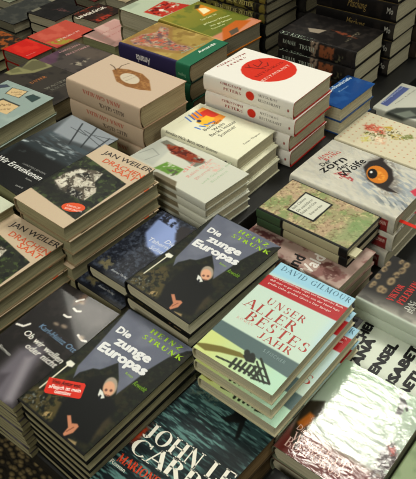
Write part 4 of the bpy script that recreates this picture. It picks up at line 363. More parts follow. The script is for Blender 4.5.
 'faces': {'ops':[('G',(-1.13,16.76),(196,192,180),(3.17,17.54),(40,37,35)),('F',(30,28,28),{'n':(2.5,0.5,0.7),'a':0.3}),('P',[(4.5,18.62),(4.35,18.46),(4.13,18.34),(3.87,18.26),(3.58,18.23),(3.31,18.25),(3.08,18.33),(2.9,18.46),(2.8,18.61),(2.78,18.79),(2.85,18.96),(3,19.12),(3.21,19.24),(3.48,19.33),(3.76,19.36),(4.03,19.33),(4.27,19.25),(4.45,19.13),(4.56,18.97),(4.57,18.8)],(150,130,98),{'s':0.25,'n':(0.7,0.15,0.45)}),('P',[(3.98,18.66),(3.93,18.61),(3.85,18.57),(3.75,18.55),(3.65,18.54),(3.54,18.55),(3.45,18.58),(3.37,18.63),(3.33,18.68),(3.32,18.74),(3.34,18.8),(3.39,18.85),(3.47,18.89),(3.57,18.92),(3.67,18.92),(3.78,18.91),(3.87,18.88),(3.95,18.84),(3.99,18.78),(4.01,18.72)],(84,68,52),{'s':0.25}),('P',[(7.17,18.1),(7,17.92),(6.75,17.79),(6.45,17.7),(6.14,17.67),(5.84,17.7),(5.57,17.78),(5.38,17.92),(5.26,18.09),(5.24,18.28),(5.32,18.48),(5.49,18.65),(5.74,18.79),(6.03,18.88),(6.35,18.91),(6.66,18.88),(6.92,18.8),(7.12,18.66),(7.24,18.48),(7.25,18.29)],(150,130,98),{'s':0.25,'n':(0.7,0.15,0.45)}),('P',[(6.59,18.15),(6.53,18.1),(6.44,18.05),(6.33,18.02),(6.21,18.02),(6.1,18.03),(5.99,18.06),(5.91,18.11),(5.86,18.17),(5.85,18.24),(5.87,18.3),(5.93,18.36),(6.02,18.4),(6.13,18.43),(6.25,18.44),(6.37,18.43),(6.47,18.39),(6.56,18.34),(6.61,18.28),(6.62,18.22)],(84,68,52),{'s':0.25}),('P',[(8.86,18.13),(8.71,17.99),(8.5,17.87),(8.25,17.8),(7.98,17.77),(7.72,17.79),(7.5,17.87),(7.33,17.98),(7.24,18.13),(7.22,18.29),(7.29,18.45),(7.44,18.6),(7.65,18.71),(7.9,18.79),(8.17,18.82),(8.43,18.79),(8.65,18.72),(8.82,18.6),(8.92,18.46),(8.93,18.29)],(150,130,98),{'s':0.25,'n':(0.7,0.15,0.45)}),('P',[(8.37,18.17),(8.32,18.12),(8.24,18.08),(8.15,18.06),(8.04,18.05),(7.94,18.06),(7.86,18.09),(7.79,18.13),(7.75,18.18),(7.73,18.24),(7.76,18.29),(7.81,18.34),(7.88,18.38),(7.98,18.4),(8.08,18.41),(8.18,18.4),(8.27,18.37),(8.34,18.33),(8.38,18.28),(8.39,18.22)],(84,68,52),{'s':0.25}),('P',[(10.39,17.86),(10.23,17.71),(10.02,17.6),(9.76,17.52),(9.49,17.5),(9.23,17.52),(9,17.6),(8.84,17.71),(8.74,17.86),(8.73,18.02),(8.8,18.18),(8.95,18.33),(9.16,18.45),(9.42,18.52),(9.69,18.55),(9.95,18.53),(10.18,18.45),(10.35,18.34),(10.45,18.19),(10.46,18.02)],(150,130,98),{'s':0.25,'n':(0.7,0.15,0.45)}),('P',[(9.89,17.9),(9.84,17.85),(9.76,17.81),(9.66,17.79),(9.56,17.78),(9.46,17.8),(9.37,17.82),(9.3,17.86),(9.26,17.91),(9.25,17.97),(9.27,18.02),(9.32,18.07),(9.4,18.11),(9.49,18.13),(9.6,18.14),(9.7,18.13),(9.79,18.1),(9.86,18.06),(9.9,18.01),(9.91,17.95)],(84,68,52),{'s':0.25}),('P',[(4.71,20.12),(4.6,20),(4.43,19.91),(4.24,19.85),(4.03,19.82),(3.83,19.84),(3.66,19.9),(3.53,19.99),(3.45,20.1),(3.44,20.23),(3.49,20.36),(3.6,20.48),(3.76,20.57),(3.96,20.64),(4.16,20.66),(4.37,20.64),(4.54,20.59),(4.67,20.5),(4.75,20.38),(4.76,20.25)],(150,130,98),{'s':0.25,'n':(0.7,0.15,0.45)}),('P',[(4.33,20.13),(4.29,20.09),(4.23,20.06),(4.16,20.04),(4.08,20.04),(4,20.05),(3.93,20.07),(3.88,20.1),(3.84,20.14),(3.83,20.18),(3.85,20.23),(3.89,20.27),(3.95,20.3),(4.02,20.32),(4.1,20.32),(4.18,20.31),(4.25,20.29),(4.3,20.26),(4.33,20.22),(4.34,20.18)],(84,68,52),{'s':0.25}),('P',[(6.7,20.39),(6.57,20.26),(6.38,20.15),(6.16,20.08),(5.92,20.05),(5.69,20.07),(5.49,20.14),(5.34,20.24),(5.25,20.37),(5.24,20.52),(5.3,20.67),(5.43,20.8),(5.62,20.91),(5.84,20.98),(6.08,21.01),(6.31,20.99),(6.51,20.93),(6.66,20.82),(6.75,20.69),(6.76,20.54)],(150,130,98),{'s':0.25,'n':(0.7,0.15,0.45)}),('P',[(6.26,20.42),(6.21,20.37),(6.15,20.34),(6.06,20.31),(5.97,20.31),(5.88,20.32),(5.8,20.34),(5.74,20.38),(5.7,20.42),(5.69,20.47),(5.71,20.52),(5.76,20.57),(5.83,20.6),(5.91,20.62),(6,20.63),(6.09,20.62),(6.17,20.6),(6.23,20.56),(6.27,20.52),(6.28,20.47)],(84,68,52),{'s':0.25}),('P',[(8.87,20.4),(8.74,20.27),(8.55,20.16),(8.32,20.09),(8.07,20.06),(7.84,20.08),(7.64,20.15),(7.48,20.25),(7.4,20.38),(7.39,20.53),(7.45,20.68),(7.58,20.82),(7.77,20.93),(8,21),(8.24,21.03),(8.48,21.01),(8.69,20.94),(8.84,20.84),(8.93,20.7),(8.94,20.56)],(150,130,98),{'s':0.25,'n':(0.7,0.15,0.45)}),('P',[(8.43,20.43),(8.38,20.38),(8.31,20.35),(8.22,20.32),(8.13,20.32),(8.04,20.33),(7.96,20.35),(7.9,20.39),(7.86,20.43),(7.85,20.48),(7.87,20.53),(7.91,20.58),(7.98,20.61),(8.07,20.64),(8.16,20.64),(8.25,20.64),(8.33,20.61),(8.4,20.57),(8.44,20.53),(8.44,20.48)],(84,68,52),{'s':0.25}),('P',[(10.34,20.57),(10.21,20.45),(10.04,20.35),(9.83,20.28),(9.61,20.26),(9.4,20.28),(9.22,20.34),(9.08,20.43),(9,20.55),(8.99,20.68),(9.05,20.81),(9.17,20.94),(9.35,21.03),(9.55,21.1),(9.77,21.12),(9.99,21.11),(10.17,21.05),(10.31,20.96),(10.39,20.84),(10.4,20.7)],(150,130,98),{'s':0.25,'n':(0.7,0.15,0.45)}),('P',[(9.93,20.58),(9.89,20.54),(9.83,20.51),(9.75,20.49),(9.66,20.48),(9.58,20.49),(9.51,20.51),(9.45,20.54),(9.42,20.59),(9.41,20.63),(9.43,20.68),(9.47,20.72),(9.53,20.75),(9.61,20.77),(9.7,20.77),(9.78,20.77),(9.85,20.74),(9.91,20.71),(9.94,20.67),(9.95,20.62)],(84,68,52),{'s':0.25}),('P',[(11.91,17.94),(11.77,17.8),(11.57,17.7),(11.34,17.63),(11.09,17.61),(10.85,17.63),(10.64,17.7),(10.49,17.8),(10.4,17.93),(10.39,18.08),(10.46,18.23),(10.6,18.36),(10.79,18.47),(11.03,18.54),(11.28,18.56),(11.52,18.54),(11.73,18.47),(11.88,18.37),(11.97,18.23),(11.98,18.08)],(150,130,98),{'s':0.25,'n':(0.7,0.15,0.45)}),('P',[(11.45,17.96),(11.4,17.92),(11.33,17.89),(11.24,17.87),(11.15,17.86),(11.06,17.87),(10.97,17.89),(10.91,17.93),(10.87,17.98),(10.86,18.03),(10.88,18.08),(10.93,18.12),(11,18.16),(11.09,18.18),(11.19,18.18),(11.28,18.17),(11.36,18.15),(11.42,18.11),(11.46,18.06),(11.47,18.01)],(84,68,52),{'s':0.25}),('P',[(11.99,19.01),(11.88,18.91),(11.72,18.82),(11.54,18.77),(11.34,18.75),(11.16,18.77),(10.99,18.82),(10.87,18.9),(10.81,19),(10.8,19.12),(10.85,19.24),(10.96,19.34),(11.11,19.43),(11.3,19.48),(11.49,19.5),(11.68,19.49),(11.84,19.43),(11.97,19.35),(12.03,19.25),(12.04,19.13)],(150,130,98),{'s':0.25,'n':(0.7,0.15,0.45)}),('P',[(11.63,19.02),(11.59,18.98),(11.53,18.96),(11.46,18.94),(11.39,18.94),(11.32,18.94),(11.25,18.96),(11.2,18.99),(11.17,19.03),(11.17,19.07),(11.18,19.11),(11.22,19.14),(11.28,19.17),(11.34,19.19),(11.42,19.19),(11.49,19.18),(11.56,19.16),(11.6,19.13),(11.63,19.1),(11.64,19.06)],(84,68,52),{'s':0.25}),('P',[(4.34,18.05),(4.21,17.92),(4.03,17.81),(3.82,17.75),(3.59,17.73),(3.37,17.75),(3.18,17.81),(3.03,17.91),(2.95,18.04),(2.93,18.18),(2.99,18.32),(3.11,18.45),(3.29,18.56),(3.5,18.62),(3.73,18.65),(3.96,18.63),(4.15,18.56),(4.3,18.46),(4.38,18.33),(4.4,18.19)],(150,130,98),{'s':0.25,'n':(0.7,0.15,0.45)}),('P',[(3.91,18.07),(3.87,18.03),(3.81,18),(3.73,17.98),(3.64,17.97),(3.55,17.98),(3.48,18),(3.42,18.04),(3.38,18.08),(3.37,18.13),(3.39,18.18),(3.43,18.22),(3.49,18.26),(3.57,18.28),(3.66,18.28),(3.75,18.27),(3.83,18.25),(3.89,18.21),(3.92,18.17),(3.93,18.12)],(84,68,52),{'s':0.25}),('P',[(3.9,20.24),(3.81,20.15),(3.7,20.08),(3.55,20.04),(3.4,20.02),(3.25,20.03),(3.12,20.07),(3.02,20.14),(2.96,20.23),(2.95,20.32),(2.99,20.42),(3.07,20.51),(3.19,20.58),(3.34,20.63),(3.49,20.65),(3.64,20.63),(3.77,20.59),(3.87,20.52),(3.93,20.44),(3.94,20.34)],(150,130,98),{'s':0.25,'n':(0.7,0.15,0.45)}),('P',[(3.61,20.24),(3.58,20.21),(3.54,20.18),(3.48,20.17),(3.43,20.17),(3.37,20.17),(3.32,20.19),(3.28,20.21),(3.25,20.24),(3.24,20.27),(3.26,20.31),(3.29,20.34),(3.33,20.36),(3.38,20.37),(3.44,20.38),(3.5,20.37),(3.55,20.36),(3.59,20.33),(3.62,20.3),(3.62,20.27)],(84,68,52),{'s':0.25}),('B',(-9,-1,0.05,40),(196,206,192),{'s':0.2})],'txt':[('VIKTOR',2.22,15.93,6.58,15.96,1.1,(196,52,48),{'f':'r','w':1.5}),('PELEWIN',2.53,14.36,8.47,14.33,1.1,(196,52,48),{'f':'r','w':1.5}),('DAS',2.13,13.01,4.34,12.96,0.9,(200,200,190),{'f':'r','w':1.3}),('BUCH DER ZEIT',1.76,12.34,8.8,12.17,0.9,(200,200,190),{'f':'r','w':1.3})],'edge':(170,176,164),'rough':0.42,'res':0.12},
 'girls': {'ops':[('F',(214,220,206))],'txt':[('DEUTSCHE',0.2,21.51,12.39,23.03,1.35,(26,26,28),{'b':0.07}),('MÄDCHEN',-0.19,18.27,10.91,19.33,1.35,(26,26,28),{'b':0.07}),('JANA',-0.01,16.83,7.19,17.45,1.35,(26,26,28),{'b':0.07}),('HENSEL',-0.9,14.12,8.48,14.16,1.35,(26,26,28),{'b':0.07}),('ELISABETH',-2.14,11.15,12.05,11.22,1.35,(26,26,28),{'b':0.07}),('RAETHER',-1.5,8.95,9.79,8.66,1.35,(26,26,28),{'b':0.07})],'edge':(196,198,186),'rough':0.4,'res':0.2},
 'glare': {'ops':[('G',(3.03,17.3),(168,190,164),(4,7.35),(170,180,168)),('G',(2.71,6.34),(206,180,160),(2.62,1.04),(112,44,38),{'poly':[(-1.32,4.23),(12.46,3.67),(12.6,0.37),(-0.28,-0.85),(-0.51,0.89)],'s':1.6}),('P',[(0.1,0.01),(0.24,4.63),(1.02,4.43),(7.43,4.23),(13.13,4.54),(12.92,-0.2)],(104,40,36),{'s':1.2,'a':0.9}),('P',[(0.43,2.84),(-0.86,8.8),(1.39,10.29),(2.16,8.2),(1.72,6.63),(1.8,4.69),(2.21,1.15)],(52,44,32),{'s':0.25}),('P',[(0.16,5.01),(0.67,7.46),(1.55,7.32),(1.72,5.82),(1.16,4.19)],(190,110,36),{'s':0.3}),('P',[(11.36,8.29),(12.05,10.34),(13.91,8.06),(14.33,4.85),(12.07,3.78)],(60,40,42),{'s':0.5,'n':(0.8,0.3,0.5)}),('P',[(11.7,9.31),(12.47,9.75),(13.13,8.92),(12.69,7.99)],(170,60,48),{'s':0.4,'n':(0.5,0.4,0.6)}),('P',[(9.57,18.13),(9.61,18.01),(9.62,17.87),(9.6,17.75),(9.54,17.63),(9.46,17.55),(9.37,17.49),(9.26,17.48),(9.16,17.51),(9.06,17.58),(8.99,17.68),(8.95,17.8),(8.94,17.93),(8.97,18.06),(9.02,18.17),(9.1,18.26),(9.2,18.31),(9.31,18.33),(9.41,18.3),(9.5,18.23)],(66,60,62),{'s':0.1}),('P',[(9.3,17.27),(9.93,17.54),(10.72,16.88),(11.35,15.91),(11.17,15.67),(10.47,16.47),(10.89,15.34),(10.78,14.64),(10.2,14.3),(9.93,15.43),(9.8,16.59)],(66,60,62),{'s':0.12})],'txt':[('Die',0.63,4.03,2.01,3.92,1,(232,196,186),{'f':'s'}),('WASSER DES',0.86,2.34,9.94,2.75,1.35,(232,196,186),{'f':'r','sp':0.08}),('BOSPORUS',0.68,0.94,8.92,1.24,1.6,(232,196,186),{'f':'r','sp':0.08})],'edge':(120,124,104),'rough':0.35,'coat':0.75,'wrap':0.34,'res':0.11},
 'leaf': {'ops':[('F',(150,166,128)),('P',[(4,0),(15,0),(15,9),(9,8)],(190,160,50),{'s':0.8}),('F',(120,140,104),{'n':(2,0.5,0.7),'a':0.6})],'txt':[],'edge':(110,112,84),'res':0.3},
 'soot': {'ops':[('F',(36,36,36)),('F',(80,86,80),{'n':(0.8,0.58,0.7),'a':0.7})],'txt':[],'edge':(40,38,36),'res':0.25},
 'postcards': {'ops':[('F',(150,166,160)),('F',(172,186,178),{'n':(3,0.5,0.7),'a':0.5}),('P',[(3.21,18.36),(7.49,19.01),(8.01,16.01),(3.94,15.76)],(60,64,60),{'s':0.05}),('P',[(3.46,18.25),(7.31,18.84),(7.78,16.14),(4.12,15.91)],(214,186,140),{'s':0.05}),('P',[(4.76,12.96),(5.22,14.24),(10.6,14.11),(10.99,10.31),(6.32,9.96)],(60,64,60),{'s':0.05}),('P',[(5.35,12.66),(5.77,13.81),(10.59,13.7),(10.95,10.29),(6.75,9.97)],(214,186,140),{'s':0.05}),('P',[(8.56,17.02),(9.18,18.74),(11.78,18.57),(11.7,16.24)],(60,64,60),{'s':0.05}),('P',[(8.74,17.08),(9.29,18.63),(11.64,18.48),(11.56,16.38)],(52,74,72),{'s':0.05}),('P',[(-0.75,17.08),(1.12,18.69),(2.61,18.33),(1.06,16.48)],(60,64,60),{'s':0.05}),('P',[(-0.57,17.14),(1.11,18.59),(2.46,18.26),(1.05,16.6)],(70,80,96),{'s':0.05})],'txt':[('Schöne',4.86,16.5,6.62,17.95,0.6,(130,100,70),{}),('Grüße',6.33,16.27,7.31,17.22,0.6,(130,100,70),{}),('Paris',7.32,11.7,8.91,13.03,1,(130,100,70),{}),('an der Isar',8.6,10.63,10.12,11.91,0.8,(130,100,70),{})],'edge':(110,112,92),'rough':0.42,'res':0.14},
 'gaze': {'ops':[('F',(62,56,50)),('F',(40,36,34),{'n':(2,0.5,0.7),'a':0.7}),('P',[(3.9,22.12),(7.36,23.64),(7.97,20.03),(12.08,21.86),(14.96,17.82),(12.45,14.39),(7.94,15.45),(3.92,19.36)],(140,136,96),{'s':0.35}),('P',[(7.8,19.83),(11.82,20.93),(13.55,18.65),(11.77,15.41),(8.29,16.76)],(96,92,66),{'s':0.3,'a':0.8}),('P',[(5.42,21.85),(7.35,20.51),(6.66,18.45),(4.75,19.78)],(110,108,74),{'s':0.25,'a':0.8}),('P',[(8.52,30.89),(10.16,28.41),(9.89,25.5),(7.32,26.12),(6.45,28.23)],(110,112,74),{'s':0.4,'a':0.8})],'txt':[('UNTER',3.91,11.59,8.22,11.23,1.1,(170,106,60),{'f':'r','w':1.5}),('WASSER',3.82,6.71,9.88,6.12,1,(120,116,104),{'f':'r','w':1.3}),('NACHT',4.27,5.22,8.56,4.67,0.9,(110,108,98),{'f':'r','w':1.3})],'edge':(54,50,42),'rough':0.4,'res':0.16},
 'scarlet': {'ops':[('F',(206,34,26)),('F',(220,50,36),{'n':(3,0.5,0.7)})],'txt':[('Roman',8.84,1.03,8.95,4,0.5,(230,150,140),{})],'edge':(160,40,30),'res':0.2},
 'slate': {'ops':[('F',(84,76,72)),('F',(60,54,54),{'n':(2,0.5,0.7),'a':0.7}),('P',[(-1.71,9.16),(2.01,13.04),(13.77,13.36),(12.49,8.35),(5.86,7.53)],(110,96,84),{'s':0.8,'a':0.6}),('P',[(8.65,3.12),(10.54,8.46),(12.12,4.04)],(170,160,140),{'s':0.4,'n':(0.8,0.4,0.6)}),('P',[(-1.62,0.58),(0.17,7.43),(4.68,1.9),(4.21,-1.12)],(120,70,110),{'s':0.6,'a':0.5})],'txt':[('LANDSCHAFT',1.55,6.17,2.48,12.97,0.9,(196,150,150),{'f':'r','w':1.4}),('ARGENTINIEN',4.27,5.8,5.26,13.64,0.9,(196,150,150),{'f':'r','w':1.4})],'edge':(60,56,50),'res':0.2},
 'coral': {'ops':[('F',(196,84,68)),('F',(208,100,82),{'n':(3,0.5,0.7)}),('P',[(7.31,0.16),(8.24,4.75),(12.99,6.46),(12.86,9.54),(14.91,6.22),(13.16,2.69),(9.9,1.19)],(170,150,60),{'s':0.3,'n':(0.8,0.3,0.5)}),('P',[(11.86,0.25),(12.93,7.99),(17.76,5.12),(15.19,-1.18)],(150,50,60),{'s':0.5,'a':0.7})],'txt':[('KURSBUCH',9.54,3.28,9.34,11.19,0.8,(232,196,186),{'f':'r','w':1.5})],'edge':(150,60,46),'res':0.2},
 'pink': {'ops':[('F',(204,160,152)),('F',(214,178,168),{'n':(2.4,0.5,0.7)}),('P',[(-1.86,1.41),(-0.98,5.25),(11.47,2.35),(12.36,-0.09)],(150,120,112),{'s':0.5,'a':0.8})],'txt':[('Der letzte',4.43,3.14,4.83,11.12,0.7,(190,120,114),{'i':0.2}),('Tag im Mai',7.28,1.88,7.75,10.15,0.7,(190,120,114),{'i':0.2})],'edge':(170,150,130),'res':0.2},
 'ember': {'ops':[('F',(44,30,26)),('F',(90,40,28),{'n':(1.5,0.5,0.65),'a':0.8}),('P',[(7.7,0.47),(8.54,6.27),(11.65,6.5),(12.81,0.35)],(170,58,40),{'s':0.5,'n':(0.8,0.3,0.5)})],'txt':[('UNGLÜCK',3.74,-1.22,4.68,9.71,1.5,(236,226,212),{'b':0.04}),('STEPHAN THOM',0.32,0.55,0.43,7.92,0.6,(190,80,60),{})],'edge':(40,30,26),'res':0.2},
 'ink': {'ops':[('F',(30,29,30)),('P',[(-1.13,1.44),(-0.87,4.83),(1.44,4.41),(1.16,1.04)],(130,126,110),{'s':0.2}),('P',[(5.02,5.25),(6.51,8),(10.97,7.12)],(110,70,70),{'s':0.4,'n':(0.6,0.4,0.6)}),('F',(50,46,46),{'n':(2,0.5,0.7),'a':0.5})],'txt':[],'edge':(30,28,28),'res':0.2},
 'poppy': {'ops':[('F',(186,196,172)),('P',[(6.73,2.15),(5.67,10.76),(13.55,12.8),(12.82,2.77)],(190,52,34),{'s':0.2,'n':(1.2,0.2,0.42)}),('P',[(7.32,2.17),(6.82,10.86),(9.97,8.86),(11.02,2.14)],(110,20,20),{'s':0.2,'n':(0.8,0.5,0.62)}),('P',[(8.62,5.82),(9.54,6.89),(10.39,5.58),(9.56,4.99)],(240,216,206),{'s':0.15}),('P',[(9.58,9.27),(10.25,10.17),(11.09,8.96)],(240,216,206),{'s':0.15}),('P',[(-1.02,1.03),(-0.94,4.64),(1.72,5.81),(2.44,1.41)],(170,180,158),{'s':0.5})],'txt':[],'edge':(150,140,110),'res':0.2},
 'curl': {'ops':[('F',(44,34,28)),('F',(190,100,40),{'n':(1.6,0.5,0.66),'a':0.8})],'txt':[],'edge':(26,20,16),'res':0.3},
 'ash': {'ops':[('F',(64,66,64)),('F',(84,84,78),{'n':(1.6,0.5,0.66),'a':0.8})],'txt':[],'edge':(38,39,38),'res':0.3},
 'sage': {'ops':[('F',(150,156,136)),('F',(120,124,104),{'n':(1.6,0.5,0.66),'a':0.8})],'txt':[],'edge':(90,93,81),'res':0.3},
 'wine': {'ops':[('F',(110,40,38)),('F',(60,30,30),{'n':(1.6,0.5,0.66),'a':0.8})],'txt':[],'edge':(66,24,22),'res':0.3},
 'buff': {'ops':[('F',(176,160,130)),('F',(120,110,90),{'n':(1.6,0.5,0.66),'a':0.8})],'txt':[],'edge':(105,96,78),'res':0.3},
 'salmon': {'ops':[('F',(196,130,110)),('F',(150,60,50),{'n':(1.6,0.5,0.66),'a':0.8})],'txt':[],'edge':(117,78,66),'res':0.3},
 'peach': {'ops':[('F',(206,170,130)),('F',(180,80,50),{'n':(1.6,0.5,0.66),'a':0.8})],'txt':[],'edge':(123,102,78),'res':0.3},
}
